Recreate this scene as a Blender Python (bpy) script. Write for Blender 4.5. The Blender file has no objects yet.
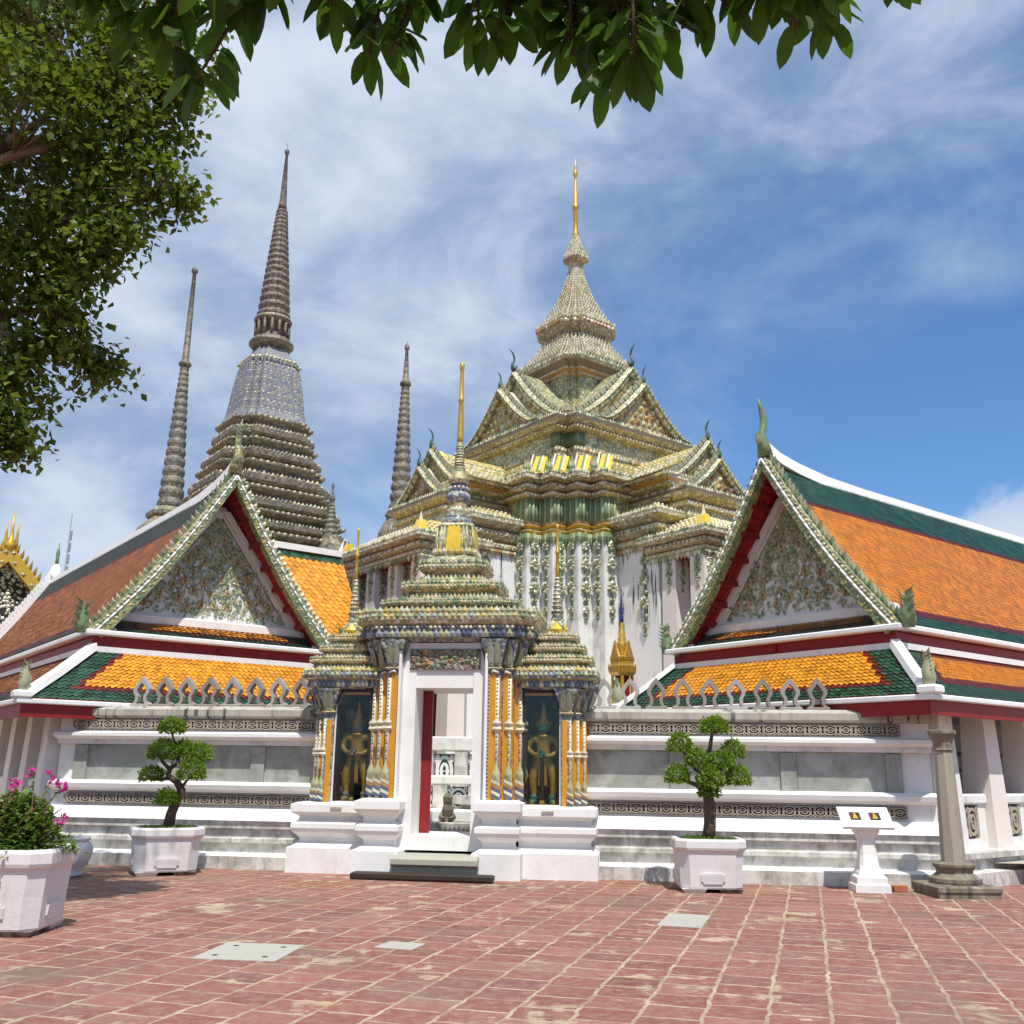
import bpy, bmesh, math, random
from mathutils import Vector, Matrix, noise
random.seed(7)
R = math.radians
S = bpy.context.scene
COL = S.collection

# ------------------------------------------------------------------ camera, sky, sun, exposure
AZ = 0.9194                       # heading of the temple grid (ridge of the right pavilion), clockwise from +Y
WA = 0.1389                       # heading of the boundary wall
cam_d = bpy.data.cameras.new('camera')
cam = bpy.data.objects.new('camera', cam_d); COL.objects.link(cam)
cam_d.sensor_width = 36; cam_d.lens = 983.35 / 1024 * 36
cam_d.clip_start = 0.05; cam_d.clip_end = 4000
cam.matrix_world = Matrix.Translation((0, 0, 1.55)) @ Matrix.Rotation(math.pi/2 + .2559, 4, 'X') @ Matrix.Rotation(.0141, 4, 'Z')
S.camera = cam

SUN_AZ, SUN_EL = R(166), R(63)
W = bpy.data.worlds.new('World'); S.world = W; W.use_nodes = True
nt = W.node_tree; N = nt.nodes; LK = nt.links
for n in list(N): N.remove(n)
def wn_(t, **k):
    n = N.new(t)
    for a, b in k.items(): setattr(n, a, b)
    return n
out = wn_('ShaderNodeOutputWorld'); bg = wn_('ShaderNodeBackground')
sky = wn_('ShaderNodeTexSky', sky_type='NISHITA', sun_disc=False, sun_elevation=SUN_EL, sun_rotation=SUN_AZ)
sky.air_density = 1.0; sky.dust_density = .6; sky.ozone_density = 2.2
tc = wn_('ShaderNodeTexCoord')
def wmath(op, a, b=None, c=None, clamp=False):
    n = wn_('ShaderNodeMath', operation=op); n.use_clamp = clamp
    for i, x in enumerate((a, b, c)):
        if x is None: continue
        if isinstance(x, (int, float)): n.inputs[i].default_value = x
        else: LK.new(x, n.inputs[i])
    return n.outputs[0]
def wnoise(vec, scale, detail, rough, dist=0.0):
    n = wn_('ShaderNodeTexNoise'); n.inputs['Scale'].default_value = scale; n.inputs['Detail'].default_value = detail
    n.inputs['Roughness'].default_value = rough; n.inputs['Distortion'].default_value = dist
    LK.new(vec, n.inputs['Vector']); return n.outputs['Fac']
def wramp(x, a, b, smooth=True):
    n = wn_('ShaderNodeMapRange', interpolation_type='SMOOTHSTEP' if smooth else 'LINEAR')
    n.inputs['From Min'].default_value = a; n.inputs['From Max'].default_value = b
    LK.new(x, n.inputs['Value']); return n.outputs['Result']
def wmix(f, a, b):
    n = wn_('ShaderNodeMix', data_type='RGBA')
    for s, v in ((n.inputs['Factor'], f), (n.inputs['A'], a), (n.inputs['B'], b)):
        if isinstance(v, (int, float)): s.default_value = v
        elif isinstance(v, tuple): s.default_value = v
        else: LK.new(v, s)
    return n.outputs['Result']
sep = wn_('ShaderNodeSeparateXYZ'); LK.new(tc.outputs['Generated'], sep.inputs[0])
dx, dy, dz = sep.outputs
# project the view direction on a cloud layer: (x, y) / (z + .25)
den = wmath('ADD', wmath('MAXIMUM', dz, 0.0), .28)
cmb = wn_('ShaderNodeCombineXYZ'); LK.new(wmath('DIVIDE', dx, den), cmb.inputs[0]); LK.new(wmath('DIVIDE', dy, den), cmb.inputs[1])
mp = wn_('ShaderNodeMapping'); mp.inputs['Location'].default_value = (3.1, 1.7, .4); mp.inputs['Rotation'].default_value = (0, R(18), R(-20)); mp.inputs['Scale'].default_value = (1.0, 1.0, 1.7)
LK.new(tc.outputs['Generated'], mp.inputs[0]); cv = mp.outputs[0]
n1 = wnoise(cv, 1.9, 7, .52, .2)
n2 = wnoise(cv, 4.6, 10, .58, .3)
# the cloud deck is thick to the west (left) and thins out to the east (right): a weather front with its own heading
front = wmath('ADD', wmath('MULTIPLY', dx, -.95), wmath('MULTIPLY', dz, 1.25))
cover = wmath('ADD', wmath('ADD', wmath('MULTIPLY', n1, 1.0), wmath('MULTIPLY', n2, .45)), wmath('MULTIPLY', front, .85))
mask = wramp(cover, .80, 1.30)
bright = wramp(wmath('ADD', wmath('MULTIPLY', n2, .75), wmath('MULTIPLY', n1, .45)), .48, .78)
cloud = wmix(bright, (3.1, 4.2, 6.2, 1), (7.2, 8.0, 9.2, 1))
# a small cumulus bank low in the east
d3 = wnoise(tc.outputs['Generated'], 7.0, 7, .6, .2)
bank = wmath('MULTIPLY', wramp(dx, .33, .45), wmath('SUBTRACT', 1.0, wramp(dz, .20, .31)))
bankm = wmath('MULTIPLY', wramp(wmath('ADD', d3, wmath('MULTIPLY', bank, .40)), .70, .86), bank)
blue = wn_('ShaderNodeMix', data_type='RGBA', blend_type='MULTIPLY'); blue.inputs['Factor'].default_value = 1
LK.new(sky.outputs[0], blue.inputs['A']); blue.inputs['B'].default_value = (.86, 1.22, 1.56, 1)
c1 = wmix(wmath('MULTIPLY', mask, .92), blue.outputs['Result'], cloud)
c2 = wmix(wmath('MULTIPLY', bankm, .85), c1, (7.2, 7.9, 8.8, 1))
LK.new(c2, bg.inputs['Color']); bg.inputs['Strength'].default_value = .080
LK.new(bg.outputs[0], out.inputs[0])

sun_d = bpy.data.lights.new('sun', 'SUN'); sun_d.energy = 4.1; sun_d.angle = R(.53); sun_d.color = (1, .955, .88)
sun = bpy.data.objects.new('sun', sun_d); COL.objects.link(sun)
sd = Vector((math.sin(SUN_AZ)*math.cos(SUN_EL), math.cos(SUN_AZ)*math.cos(SUN_EL), math.sin(SUN_EL)))
sun.rotation_euler = sd.to_track_quat('Z', 'Y').to_euler(); sun.location = (6, -8, 40)
vs = S.view_settings; vs.view_transform = 'Standard'; vs.look = 'None'; vs.exposure = .34; vs.gamma = 1; vs.use_curve_mapping = False
S.cycles.max_bounces = 6; S.cycles.transparent_max_bounces = 12; S.cycles.caustics_reflective = False; S.cycles.caustics_refractive = False

# ------------------------------------------------------------------ materials
class Mt:
    def __init__(s, name, rough=.6, spec=.4):
        s.m = bpy.data.materials.new(name); s.m.use_nodes = True
        s.t = s.m.node_tree; s.b = s.t.nodes['Principled BSDF']
        s.b.inputs['Roughness'].default_value = rough; s.b.inputs['Specular IOR Level'].default_value = spec
        s.co = s.n('ShaderNodeTexCoord').outputs['Object']; s.h = None
    def n(s, t, **k):
        n = s.t.nodes.new(t)
        for a, b in k.items(): setattr(n, a, b)
        return n
    def l(s, a, b): s.t.links.new(a, b)
    def setin(s, sock, v):
        if isinstance(v, (int, float)): sock.default_value = v
        elif isinstance(v, tuple): sock.default_value = v if len(v) == 4 or sock.type == 'VECTOR' else (*v, 1)
        else: s.l(v, sock)
    def math(s, op, a, b=0.0, clamp=False):
        n = s.n('ShaderNodeMath', operation=op); n.use_clamp = clamp; s.setin(n.inputs[0], a); s.setin(n.inputs[1], b); return n.outputs[0]
    def map(s, scale, vec=None, rot=(0,0,0)):
        n = s.n('ShaderNodeMapping'); n.inputs['Scale'].default_value = scale; n.inputs['Rotation'].default_value = rot
        s.l(vec or s.co, n.inputs[0]); return n.outputs[0]
    def noise(s, scale, detail=4, rough=.55, vec=None, dist=0):
        n = s.n('ShaderNodeTexNoise'); n.inputs['Scale'].default_value = scale; n.inputs['Detail'].default_value = detail
        n.inputs['Roughness'].default_value = rough; n.inputs['Distortion'].default_value = dist; s.l(vec or s.co, n.inputs[0]); return n.outputs['Fac']
    def ramp(s, x, a, b):
        n = s.n('ShaderNodeMapRange', interpolation_type='SMOOTHSTEP'); n.inputs['From Min'].default_value = a; n.inputs['From Max'].default_value = b
        s.l(x, n.inputs['Value']); return n.outputs['Result']
    def mix(s, f, a, b, mode='MIX'):
        n = s.n('ShaderNodeMix', data_type='RGBA', blend_type=mode)
        s.setin(n.inputs['Factor'], f); s.setin(n.inputs['A'], a); s.setin(n.inputs['B'], b); return n.outputs['Result']
    def cramp(s, x, cols, const=False):
        n = s.n('ShaderNodeValToRGB'); e = n.color_ramp
        if const: e.interpolation = 'CONSTANT'
        while len(e.elements) > 1: e.elements.remove(e.elements[0])
        for i, c in enumerate(cols):
            el = e.elements[0] if i == 0 else e.elements.new(i/len(cols) if const else i/(len(cols)-1))
            el.position = i/len(cols) if const else i/max(1, len(cols)-1); el.color = (*c, 1)
        s.l(x, n.inputs[0]); return n.outputs[0]
    def island(s):
        return s.n('ShaderNodeNewGeometry').outputs['Random Per Island']
    def color(s, v): s.setin(s.b.inputs['Base Color'], v)
    def bump(s, h, strength=.3, dist=.02):
        n = s.n('ShaderNodeBump'); n.inputs['Strength'].default_value = strength; n.inputs['Distance'].default_value = dist
        s.l(h, n.inputs['Height']); s.l(n.outputs[0], s.b.inputs['Normal'])
def hsv_var(mt, col, f, amt):
    a = tuple(max(0, c*(1-amt)) for c in col); b = tuple(min(1, c*(1+amt)) for c in col)
    return mt.mix(f, a, b)

def plain(name, col, rough=.6, var=.15, scale=6, bump=.15, spec=.4, metal=0, isl=0):
    m = Mt(name, rough, spec); f = m.noise(scale, 6, .6); c = hsv_var(m, col, f, var*1.6)
    if isl: c = m.mix(m.math('MULTIPLY', m.island(), isl), c, (col[0]*.45, col[1]*.45, col[2]*.45))
    m.color(c); m.bump(m.noise(scale*6, 4), bump, .01); m.b.inputs['Metallic'].default_value = metal
    return m.m
def plaster(name, base=(.80,.79,.76), dirt=.4, streak=0.0, rough=.75, blotch=1.4, isl=0, vs_=.16):
    m = Mt(name, rough, .25)
    c = m.mix(m.noise(.9, 5), base, tuple(x*.9 for x in base))
    lo_ = .48 if dirt < 1 else .41
    d1 = m.ramp(m.noise(blotch, 8, .65), lo_, lo_+.24)
    c = m.mix(m.math('MULTIPLY', d1, dirt*.7), c, (.36,.34,.30))
    d2 = m.ramp(m.noise(6, 8, .7, m.map((1,1,vs_))), .54 if dirt < 1 else .46, .74)
    c = m.mix(m.math('MULTIPLY', d2, dirt*.75), c, (.24,.23,.20))
    if streak:
        st = m.ramp(m.noise(4.5, 5, .6, m.map((1.6,1.6,.10))), .53, .60)
        br = m.ramp(m.noise(.55, 4, .6), .42, .56)
        c = m.mix(m.math('MULTIPLY', m.math('MULTIPLY', st, br), streak), c, (.05,.05,.05))
    if isl: c = m.mix(m.math('MULTIPLY', m.n('ShaderNodeObjectInfo').outputs['Random'], isl), c, (.20,.165,.14))
    m.color(c); m.bump(m.math('ADD', m.noise(30, 5), m.math('MULTIPLY', m.noise(3, 4), 1.5)), .22, .012)
    return m.m
def mosaic(name, cols, scale=14, rough=.35, bump=.6, grime=.35, spec=.5):
    """broken-porcelain mosaic: random chips of glazed ware"""
    m = Mt(name, rough, spec)
    v = m.n('ShaderNodeTexVoronoi', feature='F1'); v.inputs['Scale'].default_value = scale; m.l(m.co, v.inputs['Vector'])
    s = m.n('ShaderNodeSeparateColor'); m.l(v.outputs['Color'], s.inputs[0])
    c = m.cramp(s.outputs[0], cols, True)
    e = m.n('ShaderNodeTexVoronoi', feature='DISTANCE_TO_EDGE'); e.inputs['Scale'].default_value = scale; m.l(m.co, e.inputs['Vector'])
    g = m.ramp(e.outputs['Distance'], .0, .10)
    c = m.mix(g, (.23,.21,.17), c)
    c = m.mix(m.math('MULTIPLY', m.ramp(m.noise(1.6, 6, .65), .45, .75), grime), c, (.12,.105,.075))
    m.color(c); m.bump(m.math('SUBTRACT', 1.0, v.outputs['Distance']), bump, .03)
    return m.m
def tile(name, col, var=.35, rough=.32, worn=.0):
    m = Mt(name, rough, .5); f = m.island()
    c = hsv_var(m, col, f, var)
    c = m.mix(m.math('MULTIPLY', m.ramp(m.noise(.8, 6, .65), .50, .75), .16), c, tuple(x*.5 for x in col))
    if worn: c = m.mix(m.math('MULTIPLY', m.ramp(m.noise(7, 5, .7), .42, .62), worn), c, (.085,.05,.035))
    m.color(c); m.bump(m.noise(25, 3), .12, .01)
    return m.m

GRN, YEL, CRM, BLU, OCH, DRK = (.16,.24,.12), (.62,.49,.13), (.68,.62,.42), (.10,.13,.26), (.42,.23,.07), (.13,.11,.07)
LGR, PNK, WHT = (.37,.41,.23), (.48,.30,.24), (.78,.76,.70)
white = plaster('white_plaster', dirt=.85)
white_clean = plaster('fresh_white_plaster', (.83,.82,.80), dirt=.30)
white_old = plaster('stained_white_plaster', (.70,.68,.64), dirt=1.25, streak=.25, blotch=2.2, vs_=.6)
white_streak = plaster('streaked_white_plaster', (.80,.79,.77), dirt=.35, streak=1.0)
white_warm = plaster('warm_white_plaster', (.76,.69,.65), dirt=.25)
white_trim = plaster('white_trim', (.82,.82,.81), dirt=.25)
coping = plaster('weathered_coping', (.47,.44,.38), dirt=1.1, streak=.9, blotch=2.5)
finial_stone = plaster('crest_stone', (.40,.38,.35), dirt=.9, streak=.3, blotch=5, isl=.75)
pot_paint = plaster('pot_paint', (.72,.69,.68), dirt=.28)
m = Mt('grey_marble', .32, .5)
veins = m.noise(2.2, 8, .62, None, 1.2)
cc = m.cramp(veins, [(.13,.15,.13), (.25,.275,.245), (.29,.30,.27), (.17,.195,.17), (.34,.345,.315)])
cc = m.mix(m.math('MULTIPLY', m.ramp(m.noise(4, 8, .72, m.map((1,1,.4))), .48, .72), .6), cc, (.15,.14,.11))
cc = m.mix(m.math('MULTIPLY', m.ramp(m.noise(1.3, 7, .66, None, .6), .47, .62), .6), cc, (.44,.45,.42))
m.color(cc); marble = m.m
lattice_m = plain('lattice_ware', (.36,.31,.25), .5, .3, 12, .3)
lattice_dark = plain('lattice_backing', (.075,.062,.05), .8, .3, 9)
lattice_green = plain('green_lattice_ware', (.08,.17,.14), .35, .3, 9)
red_paint = plain('red_paint', (.24,.011,.013), .5, .2, 3, .1)
red_soffit = plain('red_soffit', (.40,.018,.016), .55, .3, 5, .1)
dark_wood = plain('dark_wood', (.035,.024,.018), .55, .4, 4, .3)
gold = plain('gold_leaf', (.62,.38,.07), .38, .3, 8, .25, .6, .55)
gold_y = plain('gold_paint', (.58,.36,.04), .38, .25, 10, .2, .5, .25)
blue_gold = plain('blue_lacquer', (.035,.03,.22), .3, .2, 8)
orange_t = tile('orange_roof_tile', (.60,.20,.012), .30)
orange_bright = tile('bright_orange_roof_tile', (.68,.27,.022), .26)
red_t = tile('red_roof_tile', (.135,.017,.011), .3)
green_t = tile('green_roof_tile', (.020,.068,.038), .5)
orange_w = tile('weathered_orange_roof_tile', (.42,.135,.030), .45, .6, .75)
green_w = tile('weathered_green_roof_tile', (.045,.060,.050), .45, .6, .5)
yellow_t = tile('yellow_roof_tile', (.70,.56,.17), .25)
cream_t = tile('cream_roof_tile', (.66,.62,.47), .3)
mos_green = mosaic('green_mosaic', [GRN, LGR, CRM, (.24,.29,.17), YEL, LGR, CRM, (.34,.33,.2)], 15)
mos_barge = mosaic('bargeboard_mosaic', [(.16,.24,.09), (.26,.33,.12), (.38,.38,.17), (.12,.19,.08), (.45,.38,.10)], 16, grime=.2)
mos_cream = mosaic('cream_mosaic', [CRM, WHT, LGR, CRM, (.46,.36,.18), (.52,.44,.2), CRM, LGR], 13)
mos_ochre = mosaic('ochre_mosaic', [(.46,.34,.15), (.58,.47,.18), (.46,.35,.2), CRM, (.42,.29,.12), LGR, (.28,.22,.12)], 12)
mos_blue = mosaic('blue_mosaic', [BLU, (.40,.42,.40), (.17,.22,.30), GRN, (.5,.5,.46), (.15,.18,.27), LGR], 17)
mos_bell = mosaic('bell_mosaic', [(.16,.18,.25), (.20,.23,.31), (.34,.33,.28), (.10,.12,.24), (.26,.25,.22), (.17,.20,.22)], 11.0, .6, grime=.5)
mos_chedi = mosaic('chedi_mosaic', [(.24,.215,.125), (.31,.275,.165), (.175,.16,.10), (.40,.36,.25), (.14,.145,.10), (.27,.225,.13)], 7.0, .6, grime=.55)
mos_ring = mosaic('ring_mosaic', [(.13,.085,.068), (.19,.125,.10), (.095,.09,.075), (.23,.18,.135), (.08,.065,.06)], 7.0, .6, grime=.5)
mos_ring_g = mosaic('green_ring_mosaic', [(.10,.115,.085), (.15,.14,.10), (.085,.095,.075), (.22,.19,.13), (.08,.07,.055)], 7.0, .6, grime=.5)
chip_w = plain('white_porcelain', (.66,.62,.48), .35, .25, 8, .1, .5, 0, .35)
chip_g = plain('green_porcelain', (.18,.26,.13), .35, .3, 8, .1, .5, 0, .4)
chip_lg = plain('pale_green_porcelain', (.44,.45,.27), .35, .25, 8, .1, .5, 0, .4)
chip_y = plain('yellow_porcelain', (.56,.45,.14), .35, .3, 8, .1, .5, 0, .35)
chip_pb = plain('pale_blue_porcelain', (.33,.37,.42), .35, .3, 8, .1, .4, 0, .5)
chip_b = plain('blue_porcelain', (.10,.125,.20), .25, .3, 8, .1, .5, 0, .3)
chip_cr = plain('cream_porcelain', (.58,.52,.36), .35, .3, 8, .1, .4, 0, .35)
hook = plain('dark_green_horn', (.05,.11,.075), .4, .3, 8)
flute_a = plain('green_flute', (.17,.25,.14), .4, .3, 8)
flute_b = plain('pale_green_flute', (.34,.38,.22), .4, .3, 8)
chip_khaki = plain('khaki_porcelain', (.50,.43,.23), .35, .3, 8, .1, .4, 0, .4)
chip_o = plain('ochre_porcelain', (.40,.22,.08), .3, .3, 8, .1, .5, 0, .4)
chip_brown = plain('brown_porcelain', (.20,.15,.10), .35, .3, 8, .1, .5, 0, .4)
orange_p = plain('orange_ceramic_panel', (.60,.27,.015), .28, .18, 9, .12, .5)
yellow_p = plain('yellow_ceramic_panel', (.70,.50,.05), .28, .2, 9, .12, .5)
stone = plaster('grey_stone', (.36,.32,.25), dirt=.55, streak=.3, blotch=5)
stone_dark = plaster('mossy_stone', (.20,.17,.12), dirt=.9, streak=.7, blotch=6)
step_stone = plaster('step_stone', (.40,.40,.32), dirt=.7, blotch=4)
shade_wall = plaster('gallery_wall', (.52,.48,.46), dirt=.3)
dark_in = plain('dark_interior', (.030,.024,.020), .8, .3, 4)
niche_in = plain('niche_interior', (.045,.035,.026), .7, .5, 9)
bark = plain('bark', (.22,.16,.11), .85, .4, 5, .8)
bark_dark = plain('bonsai_bark', (.10,.07,.05), .85, .4, 14, .8)
soil_m = plain('soil', (.06,.055,.03), .95, .4, 20, .6)
statue_gold = plain('statue_gold', (.56,.35,.065), .42, .3, 14, .3, .5, .1)
statue_green = plain('statue_green', (.03,.36,.25), .4, .2, 10, .1)
statue_pale = plain('statue_pale', (.42,.38,.33), .45, .2, 10, .1)
metal_dark = plain('dark_metal', (.05,.05,.055), .45, .2, 8, .1, .5, .5)
mast_m = plain('mast_steel', (.22,.24,.27), .6, .2, 3)
brick_m = plain('loose_brick', (.38,.14,.07), .85, .3, 12, .4)
sign_w = plain('sign_board', (.80,.82,.84), .3, .05, 3, .03)
relief_m = mosaic('relief_painted', [(.10,.09,.07), (.22,.30,.22), (.36,.20,.16), (.30,.28,.22), (.05,.05,.045), (.12,.10,.08)], 22, .5, .9)
conc_slab = plaster('concrete_slab', (.42,.41,.36), dirt=.7, blotch=6)

def leaf_mat(name, col, var=.4, trans=.35):
    m = Mt(name, .45, .35); f = m.island(); c = hsv_var(m, col, f, var); m.color(c)
    tr = m.n('ShaderNodeBsdfTranslucent'); m.l(m.mix(.5, c, tuple(min(1, x*1.9) for x in (col[0]*1.2, col[1], col[2]*.5))), tr.inputs['Color'])
    mx = m.n('ShaderNodeMixShader'); mx.inputs[0].default_value = trans
    m.l(m.b.outputs[0], mx.inputs[1]); m.l(tr.outputs[0], mx.inputs[2])
    m.l(mx.outputs[0], m.t.nodes['Material Output'].inputs[0]); return m.m
leaf_tree = leaf_mat('tree_leaf', (.098,.150,.020), .6, .38)
leaf_big = leaf_mat('glossy_leaf', (.058,.130,.016), .6, .5)
leaf_bonsai = leaf_mat('bonsai_leaf', (.145,.24,.022), .4, .35)
leaf_shrub = leaf_mat('shrub_leaf', (.13,.22,.04), .45, .35)
leaf_fern = leaf_mat('fern_leaf', (.10,.22,.035), .4)
leaf_dry = leaf_mat('reddish_leaf', (.20,.09,.045), .4)
petal = leaf_mat('magenta_petal', (.50,.045,.30), .35, .4)

m = Mt('cabinet_glass', .05, .5)
fr = m.n('ShaderNodeFresnel'); fr.inputs[0].default_value = 1.5
tp = m.n('ShaderNodeBsdfTransparent'); tp.inputs[0].default_value = (.86,.87,.86,1); gl = m.n('ShaderNodeBsdfGlossy'); gl.inputs['Roughness'].default_value = .04
mx = m.n('ShaderNodeMixShader'); m.l(m.math('ADD', m.math('MULTIPLY', fr.outputs[0], .45), .01), mx.inputs[0])
m.l(tp.outputs[0], mx.inputs[1]); m.l(gl.outputs[0], mx.inputs[2]); m.l(mx.outputs[0], m.t.nodes['Material Output'].inputs[0]); glass = m.m

# brick paving: courses turned 17 degrees off the camera's heading, pale worn mortar
m = Mt('brick_paving', .8, .25)
mp_ = m.n('ShaderNodeMapping'); mp_.inputs['Rotation'].default_value = (0, 0, R(-73.5)); m.l(m.co, mp_.inputs[0])
wob = m.n('ShaderNodeTexNoise'); wob.inputs['Scale'].default_value = 3.6; wob.inputs['Detail'].default_value = 8; wob.inputs['Roughness'].default_value = .68; m.l(m.co, wob.inputs[0])
wob2 = m.n('ShaderNodeVectorMath', operation='MULTIPLY_ADD'); m.l(wob.outputs['Color'], wob2.inputs[0]); wob2.inputs[1].default_value = (.10,.10,0); m.l(mp_.outputs[0], wob2.inputs[2])
bt = m.n('ShaderNodeTexBrick'); bt.offset = .37; bt.offset_frequency = 2; bt.squash = 1.0
m.l(wob2.outputs[0], bt.inputs['Vector'])
for k, v in (('Scale', 1.0), ('Mortar Size', .0165), ('Mortar Smooth', .25), ('Bias', 0.0), ('Brick Width', .36), ('Row Height', .405)): bt.inputs[k].default_value = v
bt.inputs['Color1'].default_value = (0,0,0,1); bt.inputs['Color2'].default_value = (1,1,1,1); bt.inputs['Mortar'].default_value = (.5,.5,.5,1)
bsep = m.n('ShaderNodeSeparateColor'); m.l(bt.outputs['Color'], bsep.inputs[0])
bc = m.cramp(bsep.outputs[0], [(.175,.068,.050), (.255,.098,.070), (.215,.082,.060), (.29,.125,.092), (.19,.086,.070)])
bc = m.mix(m.math('MULTIPLY', m.ramp(m.noise(9, 8, .7), .40, .70), .55), bc, (.36,.245,.195))
bc = m.mix(m.math('MULTIPLY', m.ramp(m.noise(22, 6, .7), .50, .72), .5), bc, (.12,.065,.05))
bc = m.mix(m.math('MULTIPLY', m.ramp(m.noise(.9, 6, .6), .48, .70), .28), bc, (.33,.22,.17))
mo = m.mix(m.ramp(m.noise(2.2, 8, .7), .35, .65), (.28,.195,.125), (.47,.385,.265))
wear = m.ramp(m.noise(1.1, 7, .62), .53, .57)           # worn patches filled with screed
wear2 = m.ramp(m.noise(2.3, 7, .62), .52, .57)
fac = m.math('MAXIMUM', bt.outputs['Fac'], m.math('MULTIPLY', m.math('MULTIPLY', wear, wear2), .85))
gc = m.mix(fac, bc, mo)
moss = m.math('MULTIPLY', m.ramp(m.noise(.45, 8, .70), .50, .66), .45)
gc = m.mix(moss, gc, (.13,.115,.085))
m.color(gc)
hb = m.math('ADD', m.math('MULTIPLY', m.math('SUBTRACT', 1.0, bt.outputs['Fac']), .8), m.math('MULTIPLY', m.noise(40, 5), .5))
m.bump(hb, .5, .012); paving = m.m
court_m = plaster('court_paving', (.46,.42,.33), dirt=.5, blotch=1.2)

# ------------------------------------------------------------------ mesh helpers
def lerp(a, b, t): return tuple(x + (y-x)*t for x, y in zip(a, b))
class MB:
    def __init__(s): s.v = []; s.f = []; s.k = []; s.sm = []; s.mats = []
    def mi(s, mat):
        if mat not in s.mats: s.mats.append(mat)
        return s.mats.index(mat)
    def face(s, pts, mat, smooth=False):
        b = len(s.v); s.v.extend(tuple(p) for p in pts); s.f.append(tuple(range(b, b+len(pts)))); s.k.append(s.mi(mat)); s.sm.append(smooth)
    def mesh(s, vs, fs, mat, smooth=False):
        b = len(s.v); s.v.extend(tuple(p) for p in vs); i = s.mi(mat)
        for f in fs: s.f.append(tuple(b+x for x in f)); s.k.append(i); s.sm.append(smooth)
    def box(s, x0, x1, y0, y1, z0, z1, mat, bev=0.0):
        if bev:
            s.loft([rect(x0+bev, x1-bev, y0+bev, y1-bev, z0), rect(x0, x1, y0, y1, z0+bev), rect(x0, x1, y0, y1, z1-bev), rect(x0+bev, x1-bev, y0+bev, y1-bev, z1)], mat); return
        s.loft([rect(x0, x1, y0, y1, z0), rect(x0, x1, y0, y1, z1)], mat)
    def loft(s, loops, mats, caps=(True, True), smooth=False):
        """loops: equal-length closed loops bottom to top; mats: one or one per segment"""
        n = len(loops[0]); b = len(s.v)
        for lp in loops: s.v.extend(tuple(p) for p in lp)
        for j in range(len(loops)-1):
            mt = mats[j % len(mats)] if isinstance(mats, list) else mats
            i = s.mi(mt)
            for a in range(n):
                c = (a+1) % n
                s.f.append((b+j*n+a, b+j*n+c, b+(j+1)*n+c, b+(j+1)*n+a)); s.k.append(i); s.sm.append(smooth)
        m0 = mats[0] if isinstance(mats, list) else mats; m1 = mats[(len(loops)-2) % len(mats)] if isinstance(mats, list) else mats
        if caps[0]: s.f.append(tuple(b+a for a in range(n-1, -1, -1))); s.k.append(s.mi(m0)); s.sm.append(False)
        if caps[1]: s.f.append(tuple(b+(len(loops)-1)*n+a for a in range(n))); s.k.append(s.mi(m1)); s.sm.append(False)
    def lathe(s, prof, mats, n=16, c=(0,0), smooth=True, caps=(True, True)):
        s.loft([[(c[0]+r*math.cos(2*math.pi*i/n), c[1]+r*math.sin(2*math.pi*i/n), z) for i in range(n)] for r, z in prof], mats, caps, smooth)
    def tube(s, pts, rad, mat, n=8, smooth=True):
        loops = []; pv = [Vector(p) for p in pts]
        ref = Vector((0,0,1)) if abs((pv[-1]-pv[0]).normalized().z) < .9 else Vector((1,0,0))
        for i, p in enumerate(pv):
            d = (pv[min(i+1, len(pv)-1)] - pv[max(i-1, 0)]).normalized()
            a = d.cross(ref).normalized(); b = a.cross(d)
            r = rad[i] if isinstance(rad, (list, tuple)) else rad
            loops.append([tuple(p + a*(r*math.cos(2*math.pi*k/n)) - b*(r*math.sin(2*math.pi*k/n))) for k in range(n)])
        s.loft(loops, mat, (True, True), smooth)
    def prism(s, pts2, place, t0, t1, mat, side=None):
        """closed 2D outline extruded from t0 to t1; place(a, b, t) -> point"""
        s.loft([[place(a, b, t0) for a, b in pts2], [place(a, b, t1) for a, b in pts2]], side or mat)
    def spike(s, p, o, h, w, mat, lean=.12):
        """one flame-shaped antefix standing at p, facing the horizontal direction o"""
        t = (-o[1], o[0]); x, y, z = p
        b0 = (x-t[0]*w/2, y-t[1]*w/2, z); b1 = (x+t[0]*w/2, y+t[1]*w/2, z)
        l0 = (x-t[0]*w*.62+o[0]*w*.1, y-t[1]*w*.62+o[1]*w*.1, z+h*.38); l1 = (x+t[0]*w*.62+o[0]*w*.1, y+t[1]*w*.62+o[1]*w*.1, z+h*.38)
        md = (x+o[0]*w*.42, y+o[1]*w*.42, z+h*.36); tp = (x+o[0]*h*lean, y+o[1]*h*lean, z+h)
        bk = (x-o[0]*w*.3, y-o[1]*w*.3, z+h*.2)
        s.mesh([b0, b1, l0, l1, md, tp, bk], [(0,4,2), (0,1,4), (1,3,4), (2,4,5), (4,3,5), (3,6,5), (6,2,5), (1,6,3), (6,0,2), (0,6,1)], mat)
    def spikes(s, loop, z, h, w, gap, mats, lean=.12, closed=True, inset=0):
        q = 0; n = len(loop)
        for i in range(n if closed else n-1):
            a = loop[i]; b = loop[(i+1) % n]; dx, dy = b[0]-a[0], b[1]-a[1]; L = math.hypot(dx, dy)
            if L < 1e-4: continue
            o = (dy/L, -dx/L); k = max(1, round(L/gap))
            for j in range(k):
                u = (j+.5)/k; q += 1
                hh = h*random.uniform(.88, 1.1)
                s.spike((a[0]+dx*u-o[0]*inset, a[1]+dy*u-o[1]*inset, z), o, hh, w, random.choice(mats), lean)
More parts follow.
